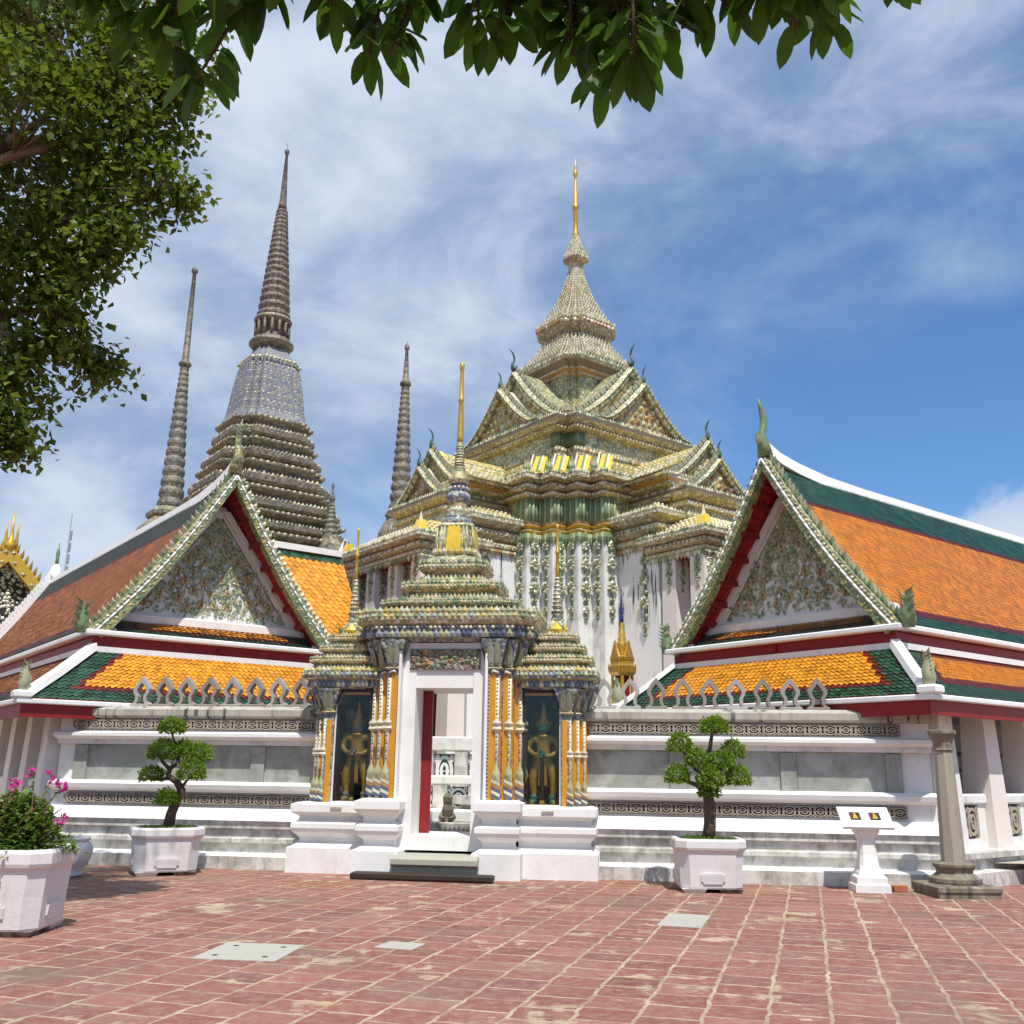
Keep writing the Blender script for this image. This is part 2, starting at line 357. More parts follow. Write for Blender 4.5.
    def bosses(s, loop, z, r, gap, mats, closed=True, out=.0, squash=.6):
        """row of little raised studs / rosettes along a loop"""
        q = 0; n = len(loop)
        for i in range(n if closed else n-1):
            a = loop[i]; b = loop[(i+1) % n]; dx, dy = b[0]-a[0], b[1]-a[1]; L = math.hypot(dx, dy)
            if L < r: continue
            o = (dy/L, -dx/L); k = max(1, round(L/gap))
            for j in range(k):
                u = (j+.5)/k; q += 1
                s.boss((a[0]+dx*u+o[0]*out, a[1]+dy*u+o[1]*out, z), (o[0], o[1], 0), r, random.choice(mats), squash)
    def boss(s, p, o, r, mat, squash=.6, n=6):
        o = Vector((*o, 0)[:3]).normalized(); up = Vector((0,0,1)) if abs(o.z) < .9 else Vector((0,1,0))
        t = up.cross(o).normalized(); u = o.cross(t); p = Vector(p)
        ring = [tuple(p + t*(r*math.cos(2*math.pi*k/n)) + u*(r*math.sin(2*math.pi*k/n))) for k in range(n)]
        s.mesh(ring + [tuple(p+o*r*squash)], [(k, (k+1) % n, n) for k in range(n)], mat)
    def rosette(s, p, o, r, mats, n=8, depth=.35):
        """flower seen along o: n petals round a button"""
        o = Vector((*o, 0)[:3]).normalized(); up = Vector((0,0,1)) if abs(o.z) < .9 else Vector((0,1,0))
        t = up.cross(o).normalized(); u = o.cross(t); p = Vector(p)
        ph = random.random()
        for k in range(n):
            a = 2*math.pi*(k+ph)/n; d = t*math.cos(a)+u*math.sin(a); e = -t*math.sin(a)+u*math.cos(a)
            w = r*math.sin(math.pi/n)*1.05
            s.mesh([tuple(p+d*r*.15+o*r*depth*.5), tuple(p+d*r*.62+e*w+o*r*depth*.2), tuple(p+d*r+o*r*.05), tuple(p+d*r*.62-e*w+o*r*depth*.2), tuple(p+d*r*.6+o*r*depth)],
                   [(0,4,1), (1,4,2), (2,4,3), (3,4,0)], mats[k % (len(mats)-1)])
        s.boss(tuple(p+o*r*depth*.3), o, r*.32, mats[-1], 1.0, 6)
    def leaf(s, p, d, nrm, L, w, mat, fold=.18):
        d = Vector(d).normalized(); sd = d.cross(Vector(nrm))
        if sd.length < 1e-4: sd = d.cross(Vector((.3,.9,.1)))
        sd.normalize(); nn = sd.cross(d); p = Vector(p)
        s.mesh([tuple(p), tuple(p+d*L*.45+sd*w/2+nn*w*fold), tuple(p+d*L-nn*L*.06), tuple(p+d*L*.45-sd*w/2+nn*w*fold), tuple(p+d*L*.5)],
               [(0,1,4), (1,2,4), (2,3,4), (3,0,4)], mat)
    def build(s, name, parent=None, loc=None, rot=None, **tags):
        me = bpy.data.meshes.new(name); me.from_pydata(s.v, [], s.f)
        for mt in s.mats: me.materials.append(mt)
        me.polygons.foreach_set('material_index', s.k); me.polygons.foreach_set('use_smooth', s.sm); me.update()
        o = bpy.data.objects.new(name, me); COL.objects.link(o)
        if parent: o.parent = parent
        if loc: o.location = loc
        if rot: o.rotation_euler = rot
        for a, b in tags.items(): o[a] = b
        return o
def rect(x0, x1, y0, y1, z): return [(x0,y0,z), (x1,y0,z), (x1,y1,z), (x0,y1,z)]
def loop(plan, z): return [(x, y, z) for x, y in plan]
def scaled(plan, k): return [(x*k, y*k) for x, y in plan]
def offset(plan, d):
    n = len(plan); o = []
    for i in range(n):
        a, b, c = plan[i-1], plan[i], plan[(i+1) % n]
        e1 = (b[0]-a[0], b[1]-a[1]); e2 = (c[0]-b[0], c[1]-b[1]); l1 = math.hypot(*e1); l2 = math.hypot(*e2)
        n1 = (e1[1]/l1, -e1[0]/l1); n2 = (e2[1]/l2, -e2[0]/l2); k = 1 + n1[0]*n2[0] + n1[1]*n2[1]
        if k < .15: k = .15
        o.append((b[0]+(n1[0]+n2[0])*d/k, b[1]+(n1[1]+n2[1])*d/k))
    return o
def redent(h, cut, n):
    d = cut/n; q = [(h, h-cut)]
    for i in range(n):
        x, y = q[-1]
        if i == 0 and n == 1: q += [(h-cut, h-cut)]
        q += [(h-(i+1)*d, h-cut+i*d), (h-(i+1)*d, h-cut+(i+1)*d)]
    q = [q[0]] + [p for i, p in enumerate(q[1:]) if p != q[i]]
    return [(x*c-y*s_, x*s_+y*c) for c, s_ in ((1,0), (0,1), (-1,0), (0,-1)) for x, y in q]
def stair(h, cut, n):
    """square of half-size h whose corners step in: outermost corners lie on the chamfer pushed out by one step"""
    d = cut/n; q = [(h, h-cut)]
    for i in range(n): x, y = q[-1]; q += [(x, y+d), (x-d, y+d)]
    return [(x*c-y*s_, x*s_+y*c) for c, s_ in ((1,0), (0,1), (-1,0), (0,-1)) for x, y in q]
def rectplan(x0, x1, y0, y1): return [(x0,y0), (x1,y0), (x1,y1), (x0,y1)]
def tiers(mb, plan, levels, mats, off=True, c=(0,0)):
    """levels (d or scale, z); mats per segment"""
    lp = []
    for d, z in levels:
        p = offset(plan, d) if off else scaled(plan, d)
        lp.append([(x+c[0], y+c[1], z) for x, y in p])
    mb.loft(lp, mats)
def shift(plan, c): return [(x+c[0], y+c[1]) for x, y in plan]

# ------------------------------------------------------------------ tagging
def thing(name, label, cat, loc=(0,0,0), rz=0, group=None):
    o = bpy.data.objects.new(name, None); COL.objects.link(o); o.empty_display_size = .3
    o.location = loc; o.rotation_euler = (0, 0, rz); tag(o, label, cat, group); return o
def tag(o, label, cat, group=None):
    o['label'] = label; o['category'] = cat; o['kind'] = 'thing'
    if group: o['group'] = group
    return o

def roof_patch(mb, A, B, C, D, tw, th, zone, lift=.025, sag=0.0, under=None, thick=.05, nrm=None):
    """overlapping pointed tiles on the quad A-B (eave) to D-C (top). zone(s, t, u, w) -> material, s across and t up in metres from the left / the eave,
    u and w the distances in metres to the right and the top"""
    A, B, C, D = map(Vector, (A, B, C, D))
    n = (B-A).cross(D-A).normalized()
    if n.z < 0: n = -n
    H = ((D+C)/2 - (A+B)/2).length; rows = max(1, int(H/th))
    def P(s, t):
        p = A.lerp(B, s).lerp(D.lerp(C, s), t); return p - Vector((0,0,1))*sag*4*t*(1-t)
    for r in range(rows):
        t0 = r/rows; t1 = min(1, (r+1.35)/rows)
        a, b = A.lerp(D, t0), B.lerp(C, t0); Wd = (b-a).length
        if Wd < tw*.6: continue
        k = max(1, int(Wd/tw)); sh = .5 if r % 2 else 0.0
        for j in range(-1 if sh else 0, k):
            s0 = (j+sh)/k; s1 = (j+1+sh)/k; s0 = max(0, s0); s1 = min(1, s1)
            if s1-s0 < .2/k: continue
            mt = zone(((s0+s1)/2)*Wd, t0*H, (1-(s0+s1)/2)*Wd, (1-t0)*H)
            lf = n*(lift*random.uniform(.8, 1.3)); sm = (s0+s1)/2+random.uniform(-.04,.04)/k
            tm = t0 + random.uniform(.42,.50)/rows
            mb.mesh([P(s0, tm)+lf*.8, P(sm, max(0, t0-.22/rows))+lf*1.1, P(s1, tm)+lf*.8, P(s1, t1)+n*.002, P(s0, t1)+n*.002], [(0,1,2,3,4)], mt)
    if under:
        k = 6; lo = []; 
        for i in range(k+1):
            t = i/k; lo.append([tuple(P(0, t)-n*.004), tuple(P(1, t)-n*.004), tuple(P(1, t)-n*thick), tuple(P(0, t)-n*thick)])
        mb.loft(lo, under)
def banded(green, red, main, gw, rw, gtop=None, gbot=None, ends=(1,1)):
    gt = gw if gtop is None else gtop; gb = gw if gbot is None else gbot
    def z(s, t, u, w):
        d = min([t-gb, w-gt] + ([s-gw] if ends[0] else []) + ([u-gw] if ends[1] else []))
        return green if d < 0 else red if d < rw else main
    return z

# ------------------------------------------------------------------ ground
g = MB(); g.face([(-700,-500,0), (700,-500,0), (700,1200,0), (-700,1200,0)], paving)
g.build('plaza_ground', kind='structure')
wr = Vector((math.cos(WA), -math.sin(WA), 0)); wi = Vector((math.sin(WA), math.cos(WA), 0))
def wp(t, d, z=0):       # wall frame: t metres to the right, d metres towards the viewer
    p = wr*t - wi*d; return (p.x, 15.54+p.y, z)
g = MB(); g.face([wp(-30,-.9,.30), wp(30,-.9,.30), wp(60,-60,.30), wp(-60,-60,.30)], court_m)
g.box(0,0,0,0,0,0,court_m) if False else None
g.build('court_ground', kind='structure')
WALLROT = -WA

# ------------------------------------------------------------------ the great scripture hall (mondop)
MROT = -AZ
mon = thing('scripture_hall', 'tall square tiled hall with stacked gables and ringed crown spire behind the gateway', 'temple hall', (2.04, 30.13, 0), MROT)
# local x points front-right, local y back-right; "left-front" is -y
CORE = stair(3.9, 1.95, 4)
def rot4(fn):
    for k in range(4): fn(lambda x, y, k=k: ((x,y), (-y,x), (-x,-y), (y,-x))[k], k)
def tpl(plan, T): return [T(x, y) for x, y in plan]

b = MB(); tiers(b, CORE, [(0,.2), (0,7.75)], white); b.build('core_wall', mon)
b = MB(); tiers(b, CORE, [(.03,7.72), (.06,7.80), (-.02,7.86), (.05,7.94), (-.03,8.0), (.0,8.06)], [gold_y, mos_ochre, gold_y, chip_o, mos_ochre]); b.build('gold_band', mon)
b = MB(); tiers(b, CORE, [(-.06,8.04), (-.06,8.74)], mos_green)
for i in range(len(CORE)):
    a, c2 = offset(CORE, -.05)[i], offset(CORE, -.05)[(i+1) % len(CORE)]; L = math.dist(a, c2)
    if L > 1.2: continue
    k = 4
    for j in range(k):
        x, y = lerp(a, c2, (j+.5)/k); b.lathe([(.055,8.06), (.055,8.72)], [flute_a, flute_b][j % 2], 6, (x, y))
b.build('fluted_frieze', mon)
b = MB(); tiers(b, CORE, [(-.05,8.72), (.10,8.78), (.10,8.86), (.02,8.89), (.18,8.98), (.18,9.07), (.08,9.10), (.30,9.21), (.30,9.30), (.2,9.34)], [mos_ochre, mos_cream, mos_green, mos_ochre, mos_cream, chip_brown, mos_ochre, mos_cream, mos_green])
b.spikes(offset(CORE, .28), 9.30, .14, .09, .10, [chip_w, chip_g, chip_w, chip_lg]); b.bosses(offset(CORE, .10), 8.82, .04, .11, [chip_w, chip_y]); b.bosses(offset(CORE, .18), 9.025, .04, .11, [chip_w, chip_brown, chip_lg])
b.build('core_cornice', mon)
# sloping roof of the core, with the little yellow gablets over the stepped corner
b = MB(); tiers(b, CORE, [(.22,9.31), (-.85,10.15)], yellow_t)
for z, d in ((9.42,.10), (9.56,-.08), (9.70,-.27), (9.84,-.46), (9.98,-.64)): b.bosses(offset(CORE, d), z, .05, .19, [chip_w, chip_w, chip_lg, chip_g], True, 0, .9); b.build('core_roof', mon)
for k in range(4):
    T = ((lambda x, y: (x,y)), (lambda x, y: (-y,x)), (lambda x, y: (-x,-y)), (lambda x, y: (y,-x)))[k]
    if k in (1, 2): continue
    if k == 0: continue
    b = MB()
    for j in range(4):
        px = 2.60+.43*j; py = -(6.30-px)       # steps between (x, -y) corner points, facing the viewer
        cx, cy = px-.05, py+.05; dd = Vector((.7071, -.7071, 0)); tt = Vector((.7071, .7071, 0)); c0 = Vector((cx+.08, cy-.08, 0))
        def q(a, o, z): p = c0 + tt*a + dd*o; return (p.x, p.y, z)
        ya = [q(-.15,.15,9.36), q(.19,.15,9.36), q(.26,-.32,9.92), q(-.06,-.32,9.94)]
        b.loft([ya, [(x,y,z+.05) for x,y,z in ya]], yellow_p)
        for a0, mt in ((-.02, chip_g), (.05, chip_w)):
            st = [q(a0,.16,9.42), q(a0+.06,.16,9.42), q(a0+.12,-.33,10.0), q(a0+.07,-.33,10.0)]
            b.loft([st, [(x,y,z+.02) for x,y,z in st]], mt)
        b.loft([[q(-.20,.16,9.36), q(-.14,.16,9.36), q(-.14,.05,9.36), q(-.20,.05,9.36)], [q(-.19,.10,9.62), q(-.13,.10,9.62), q(-.13,-.2,9.7), q(-.19,-.2,9.7)], [q(-.14,-.2,10.02), q(-.10,-.2,10.02), q(-.10,-.27,10.0), q(-.14,-.27,10.0)]], chip_w)
        for a0 in (-.30, -.25, -.20):
            b.lathe([(.045,9.34), (.03,9.44), (.05,9.52), (.02,9.68), (.005,9.76)], [chip_lg, chip_g], 6, q(a0,.17,0)[:2])
    b.build('yellow_gablets', mon)

def flower_chain(b, x, y, o, z0, mats, w=.2):
    b.rosette((x+o[0]*.03, y+o[1]*.03, z0), o, w*1.05, mats, 8)
    b.rosette((x+o[0]*.03, y+o[1]*.03, z0-.50), o, w*1.25, mats, 10)
    b.rosette((x+o[0]*.03, y+o[1]*.03, z0-1.12), o, w*1.3, mats, 10)
    b.rosette((x+o[0]*.03, y+o[1]*.03, z0-1.72), o, w*.85, mats, 8)
    b.tube([(x+o[0]*.01, y+o[1]*.01, z0+.42), (x+o[0]*.01, y+o[1]*.01, z0-1.95)], .035, mats[1], 5)
    t = (-o[1], o[0])
    for dz, a in ((-.28,.10), (-.84,.10), (-1.45,.08), (-1.94,.03)):
        for sg in (-1, 1):
            b.boss((x+t[0]*a*sg*w*4.4+o[0]*.02, y+t[1]*a*sg*w*4.4+o[1]*.02, z0+dz), (o[0], o[1], 0), .06, mats[int(abs(dz)*50) % len(mats)], .7, 5)
chain = [chip_lg, chip_g, chip_lg, chip_w, chip_lg, chip_brown]
for sx in (1,):
    for j in range(4):
        # outer corners of the stepped pier facing the gateway: (3.9-.4875 j, -(2.4375+.4875 j))
        X, Y = 3.9-.4875*j, -(2.4375+.4875*j)
        b = MB()
        for (fx, fy, o) in ((X+.02, Y+.235, (1,0)), (X-.235, Y-.02, (0,-1))): flower_chain(b, fx, fy, o, 7.36, chain, .15)
        b.spikes([(X-.5, Y-.05), (X+.05, Y-.05), (X+.05, Y+.5)], 7.72, -.34, .12, .12, [chip_g, chip_lg, chip_g], .02, False)
        b.build('flower_garland', mon)

def gable(b, T, r, hw, zf, za, mats_f, mats_e, depth=.30, tym=None, ew=.26, curve=.18, back=None):
    """ogee gable in the plane x = r (before T): edge band with spikes and a studded tympanum"""
    def edge(t, o=0): # t 0 foot..1 apex
        y = (hw+o)*(1-t) ; z = zf + (za-zf+o*1.2)*(t**1.12) - curve*math.sin(math.pi*t)*.5
        if t < .12: z += (.12-t)*.9*.6; y += (.12-t)*.9
        return y, z
    n = 20
    for sg in (-1, 1):
        for i in range(n):
            t0, t1 = i/n, (i+1)/n
            (y0,z0), (y1,z1) = edge(t0), edge(t1); (Y0,Z0), (Y1,Z1) = edge(t0, ew), edge(t1, ew)
            def P(x, y, z): X, Y = T(x, y*sg); return (X, Y, z)
            lo = [[P(r,y0,z0), P(r+depth*.5,y0,z0), P(r+depth,(y0+Y0)/2,(z0+Z0)/2), P(r+depth*.5,Y0,Z0), P(r,Y0,Z0)], [P(r,y1,z1), P(r+depth*.5,y1,z1), P(r+depth,(y1+Y1)/2,(z1+Z1)/2), P(r+depth*.5,Y1,Z1), P(r,Y1,Z1)]]
            b.loft(lo, mats_e[0])
            # wave of leaf crockets along the edge, and white studs on its inner rim
            for jj in range(2):
                tt = (i+.25+.5*jj)/n; yy, zz = edge(tt, ew); X, Y = T(r+depth*.35, yy*sg); o = T(1, 0)
                L = .14; sx, sy = T(0, sg)
                b.mesh([(X,Y,zz-.06), (X+o[0]*.08,Y+o[1]*.08,zz+.01), (X+sx*.09,Y+sy*.09,zz+.01), (X+sx*.08+o[0]*.05, Y+sy*.08+o[1]*.05, zz+L), (X-o[0]*.06,Y-o[1]*.06,zz)], [(0,1,3), (1,2,3), (2,4,3), (4,0,3)], mats_e[1+(i*2+jj) % (len(mats_e)-1)])
                yy, zz = edge(tt, .03); X, Y = T(r+depth*.62, yy*sg); b.boss((X, Y, zz), T(1,0)+(0,), .07, mats_e[1+(i+jj) % (len(mats_e)-1)], .9, 5)
    # tympanum
    y0, z0 = edge(0.0); X = r+.04
    pts = [T(X, -hw)+(zf,)] + [T(X, -edge(i/8)[0])+(edge(i/8)[1],) for i in range(1, 9)] + [T(X, edge(i/8)[0])+(edge(i/8)[1],) for i in range(7, 0, -1)] + [T(X, hw)+(zf,)]
    b.face(pts, mats_f[0])
    rows = int((za-zf)/.22)
    for i in range(rows):
        z = zf+.10+i*.22; wd = hw*max(0, (1-(z-zf)/(za-zf)))-.16
        if wd < .1: continue
        k = max(1, int(wd*2/.22))
        for j in range(k):
            y = -wd+2*wd*(j+.5)/k + (.05 if i % 2 else -.05)
            b.boss(T(X+.01, y)+(z,), T(1,0)+(random.uniform(-.2,.3),), random.uniform(.075,.11), mats_f[1+(i*3+j) % (len(mats_f)-1)], .9, 5)
    # roof behind the gable
    if back is not None:
        for sg in (-1, 1):
            L = [T(r, sg*y)+(z,) for y, z in (edge(i/6, ew*.7) for i in range(7))]; K = [T(back, sg*y)+(z,) for y, z in (edge(i/6, ew*.7) for i in range(7))]
            for i in range(6): b.face([L[i], K[i], K[i+1], L[i+1]], tym or yellow_t)
def chofa(b, T, x, z, h, mat, lean=.45):
    """slender curved horn on a gable apex, bending outwards"""
    pts = [(-.1,0), (.05,.12), (.10,.28), (-.10,.45), (-.16,.62), (.05,.82), (.50,1.0)]
    b.tube([T(x+lean*p*h, 0)+(z+q*h,) for p, q in pts], [h*.11, h*.10, h*.07, h*.055, h*.05, h*.04, h*.008], mat, 6)
gm = [mos_ochre, chip_y, chip_o, chip_w, chip_y, chip_lg]; em = [mos_green, chip_w, chip_lg, chip_w, chip_g]
def wing(T, k):
    # wall, cornice and lean-to of the arm
    w = MB(); P = tpl(rectplan(3.3, 5.4, -1.95, 1.95), T)
    tiers(w, P, [(0,.2), (0,7.3)], white_streak)
    for yy in (-1.5, 1.5):
        if k in (0, 3): flower_chain(w, *T(4.9, 1.95*(1 if yy > 0 else -1)), T(0, 1 if yy > 0 else -1), 6.85, chain, .15)
    w.build('wing_wall', mon)
    c = MB(); tiers(c, P, [(-.01,7.22), (.10,7.30), (.10,7.42), (.04,7.48), (.20,7.62), (.20,7.72), (.12,7.78), (.34,7.95), (.34,8.03), (.25,8.08)], [mos_ochre, mos_cream, chip_o, mos_ochre, mos_cream, chip_brown, mos_ochre, mos_cream, mos_green])
    c.spikes(offset(P, .32), 8.03, .13, .09, .10, [chip_w, chip_lg]); c.spikes(offset(P, .06), 7.26, -.20, .12, .13, [chip_w, chip_lg, chip_o]); c.bosses(offset(P, .10), 7.36, .05, .13, [chip_w, chip_y, chip_lg]); c.bosses(offset(P, .20), 7.67, .055, .15, [chip_w, chip_brown])
    tiers(c, P, [(.26,8.05), (-.45,8.50)], yellow_t)
    for i in range(4):
        a, d = offset(P, .18)[i], offset(P, .18)[(i+1) % 4]
    for z, d in ((8.13,.18), (8.24,.0), (8.36,-.18)): c.bosses(offset(P, d), z, .05, .15, [chip_w, chip_lg], True, .0, .9)
    c.build('wing_cornice', mon)
    # porch
    Q = tpl(rectplan(5.1, 6.95, -1.95, 1.95), T)
    p = MB(); tiers(p, tpl(rectplan(5.0, 7.0, -2.05, 2.05), T), [(.12,.2), (.12,.7), (0,.8), (0,1.3)], white_old); p.build('porch_plinth', mon)
    for (cx, cy) in ((6.7,-1.72), (6.7,-.58), (6.7,.58), (6.7,1.72), (5.75,-1.72), (5.75,1.72)):
        q = MB(); X, Y = T(cx, cy); q.loft([[(X+a*s, Y+bb*s, z) for a, bb in ((-.24,-.24), (.24,-.24), (.24,.24), (-.24,.24))] for s, z in ((1.1,1.28), (1.08,2.2), (.95,6.80))], white_warm)
        for o in ((1,0), (-1,0), (0,1), (0,-1)):
            if k in (0, 3):
                for dz, rr in ((6.62,.13), (6.40,.16), (6.15,.12), (5.95,.08)): q.rosette((X+o[0]*.23, Y+o[1]*.23, dz), o+(0,), rr, chain, 7)
        q.build('porch_column', mon)
    q = MB(); tiers(q, tpl(rectplan(4.9, 6.95, -1.9, 1.9), T), [(-.02,6.74), (0,6.80)], red_paint)
    X0, X1 = 5.41, 5.45
    for cy, hw_, z1, mt in ((0,.6,4.6,dark_wood),): q.loft([[T(5.46,cy-hw_)+(1.3,), T(5.41,cy-hw_)+(1.3,), T(5.41,cy+hw_)+(1.3,), T(5.46,cy+hw_)+(1.3,)], [T(5.46,cy-hw_)+(z1,), T(5.41,cy-hw_)+(z1,), T(5.41,cy+hw_)+(z1,), T(5.46,cy+hw_)+(z1,)]], mt)
    q.build('porch_ceiling', mon)
    q = MB(); tiers(q, Q, [(0,6.80), (.06,6.84), (.06,6.92), (.02,6.95), (.14,7.03), (.14,7.11), (.08,7.14), (.26,7.24), (.26,7.31), (.2,7.36)], [mos_ochre, mos_cream, chip_o, mos_ochre, mos_cream, chip_brown, mos_ochre, mos_cream, mos_green])
    q.spikes(offset(Q, .24), 7.31, .13, .09, .10, [chip_w, chip_lg, chip_w, chip_g]); q.spikes(offset(Q, .03), 6.83, -.17, .11, .12, [chip_w, chip_lg, chip_g, chip_w]); q.bosses(offset(Q, .06), 6.88, .04, .13, [chip_w, chip_y, chip_lg]); q.bosses(offset(Q, .14), 7.07, .04, .14, [chip_w, chip_brown])
    tiers(q, Q, [(.2,7.33), (-.75,7.95)], yellow_t)
    for z, d in ((7.42,.12), (7.54,-.06), (7.66,-.25), (7.79,-.45)): q.bosses(offset(Q, d), z, .05, .15, [chip_w, chip_w, cream_t], True, 0, .9)
    if k in (0, 3):
        for sg in (1, -1):
            c0 = T(7.0, 1.98*sg); X, Y = T(6.85, 1.8*sg)
            ya = [(c0[0]+dx, c0[1]+dy, z) for dx, dy, z in ((-.14,-.14,7.42), (.14,-.14,7.42), (.14,.14,7.42), (-.14,.14,7.42))]
            q.loft([ya, [((x*.6+X*.4), (y*.6+Y*.4), 7.85) for x, y, z in ya]], yellow_p) if False else None; q.loft([ya, [((x*.6+X*.4), (y*.6+Y*.4), 7.70) for x, y, z in ya]], yellow_p); q.spike((c0[0], c0[1], 7.45), T(.7,.7*sg), .5, .10, chip_w, -.1)
    q.build('porch_roof', mon)
    # box that carries the two gables, and the tiled roof running back to the core
    Q2 = tpl(rectplan(3.2, 5.78, -1.22, 1.22), T)
    q = MB(); tiers(q, Q2, [(0,7.9), (0,8.25), (.08,8.3), (.08,8.42), (.02,8.46), (.16,8.58), (.22,8.66), (.22,8.74)], [mos_green, mos_ochre, mos_cream, chip_o, mos_ochre, mos_cream, chip_brown])
    q.spikes(offset(Q2, .2), 8.72, .13, .09, .10, [chip_w, chip_g, chip_lg]); q.bosses(offset(Q2, .08), 8.36, .05, .14, [chip_w, chip_y]); q.spikes(offset(Q2, 0), 8.0, .15, .10, .11, [chip_lg, chip_w, chip_o])
    Q3 = tpl(rectplan(3.2, 5.42, -1.5, 1.5), T)
    tiers(q, Q3, [(-.1,8.5), (-.1,8.85), (.05,8.9), (.05,8.98), (.15,9.06), (.15,9.14)], [mos_ochre, mos_green, mos_cream, chip_o, mos_cream]); q.spikes(offset(Q3, .14), 9.12, .12, .09, .10, [chip_w, chip_lg])
    q.build('gable_box', mon)
    q = MB(); gable(q, T, 5.74, 1.18, 8.70, 9.62, gm, em, .22, cream_t, .20, .12, 5.2); chofa(q, T, 5.9, 9.82, .5, hook); q.build('porch_gable', mon)
    q = MB(); gable(q, T, 5.38, 1.42, 9.05, 10.22, gm, em, .22, yellow_t, .20, .14, 5.1); chofa(q, T, 5.5, 10.42, .6, hook); q.build('wing_gable', mon)
    q = MB()
    for sg in (-1, 1):
        a, bq, cq, d = T(5.36, 1.98*sg)+(9.10,), T(2.5, 1.98*sg)+(9.10,), T(2.5, 0)+(10.34,), T(5.36, 0)+(10.34,)
        cnt = [0]
        def zn(s, t, u, w_):
            i, j = int(s/.17), int(t/.15); return yellow_t if w_ < .25 or (i+2*j) % 3 else cream_t
        if sg > 0: roof_patch(q, bq, a, d, cq, .13, .12, zn, .012, .10, mos_ochre, .08)
        else: roof_patch(q, a, bq, cq, d, .13, .12, zn, .012, .10, mos_ochre, .08)
        for i in range(16):
            for j in range(6):
                u, w_ = (i+.5+.5*(j % 2))/16.5, (j+.7)/7; x = 5.3-2.7*u; y = 1.98*(1-w_)*sg; z = 9.14+1.24*w_-.10*4*w_*(1-w_)
                q.boss(T(x, y)+(z+.02,), T(0, sg*.6)+(.8,), .055, [chip_w, chip_w, chip_lg][(i+j) % 3], 1.0, 5)
    q.build('wing_roof', mon)
rot4(wing)
# upper storey: stepped box, flush gables on four sides
UP = stair(2.98, .78, 2)
b = MB(); tiers(b, UP, [(-.05,9.9), (-.05,10.4), (-.1,10.42), (-.1,10.82), (0,10.86), (.1,10.9), (.1,10.98), (.03,11.02), (.2,11.14), (.2,11.24), (.12,11.28)], [mos_ochre, mos_ochre, mos_green, mos_ochre, mos_cream, chip_o, mos_ochre, mos_cream, chip_brown, mos_green])
b.spikes(offset(UP, .18), 11.22, .13, .09, .10, [chip_w, chip_lg, chip_g]); b.bosses(offset(UP, .1), 10.94, .05, .13, [chip_w, chip_y]); b.spikes(offset(UP, -.04), 10.25, .15, .1, .12, [chip_o, chip_lg, chip_w])
for i in range(len(UP)):
    a, c2 = offset(UP, -.09)[i], offset(UP, -.09)[(i+1) % len(UP)]
    if math.dist(a, c2) < .7:
        for j in range(4): x, y = lerp(a, c2, (j+.5)/4); b.lathe([(.045,10.43), (.045,10.81)], chip_g, 6, (x, y))
b.build('upper_storey', mon)
def upper_gable(T, k):
    q = MB(); gable(q, T, 2.95, 1.62, 11.28, 12.62, gm, em, .26, cream_t, .26, .22, 1.2); chofa(q, T, 3.1, 12.85, .55, hook); q.build('upper_front_gable', mon)
    q = MB(); gable(q, T, 2.4, 2.05, 11.5, 13.30, gm, em, .26, mos_green, .30, .30, .7); chofa(q, T, 2.6, 13.58, .7, hook); q.build('upper_back_gable', mon)
rot4(upper_gable)
# tower and crown
TW = stair(1.15, .46, 3)
b = MB(); tiers(b, TW, [(.35,11.2), (.3,12.35), (.25,12.40), (.12,12.45), (.12,12.5)], [mos_ochre, chip_o, mos_cream, mos_green]); tiers(b, TW, [(0,12.48), (0,13.52), (.08,13.56), (.08,13.62), (.18,13.70), (.18,13.77), (.36,13.92), (.42,14.0), (.38,14.06)], [mos_green, mos_ochre, mos_cream, chip_o, mos_ochre, chip_brown, mos_cream, mos_green])
for k in range(4):
    T = ((lambda x, y: (x,y)), (lambda x, y: (-y,x)), (lambda x, y: (-x,-y)), (lambda x, y: (y,-x)))[k]
    b.loft([[T(x, y)+(z,) for x, y in ((1.0,-.32), (1.012,-.32), (1.012,.32), (1.0,.32))] for z in (12.6, 13.08)], dark_in)
b.spikes(offset(TW, .40), 13.98, .15, .1, .11, [chip_w, chip_lg, chip_g]); b.bosses(offset(TW, .18), 13.735, .05, .13, [chip_w, chip_y]); b.build('crown_tower', mon)
prof = [(1.72,14.05), (1.72,14.13), (1.42,14.45), (1.18,14.8), (1.0,15.08), (.97,15.2), (1.08,15.3), (1.26,15.48), (1.28,15.58), (1.12,15.70), (.98,15.92), (.80,16.25), (.60,16.65), (.43,17.1), (.30,17.5), (.22,17.85), (.21,18.1), (.40,18.22), (.42,18.32), (.30,18.46), (.20,18.8), (.13,19.2)]
b = MB()
CR = stair(1.0, .55, 3); K = .89
b.loft([loop(scaled(CR, r*K), z) for r, z in prof], [mos_cream, mos_green, mos_cream, mos_ochre])
def rad(z):
    for (r0,z0), (r1,z1) in zip(prof, prof[1:]):
        if z0 <= z <= z1: return r0+(r1-r0)*(z-z0)/(z1-z0)
    return .1
z = 14.13
while z < 18.9:
    r = rad(z); h = .085+.045*min(1, r)
    if not (15.17 < z < 15.42): b.spikes(scaled(CR, r*K*1.01), z, h*1.35, h*.75, h*.95, [chip_w, chip_w, chip_w, chip_cr, chip_cr, chip_lg, chip_khaki], .16)
    z += h*1.02
b.bosses(scaled(CR, 1.28*K), 15.53, .08, .14, [chip_w, chip_o]); b.build('crown', mon)
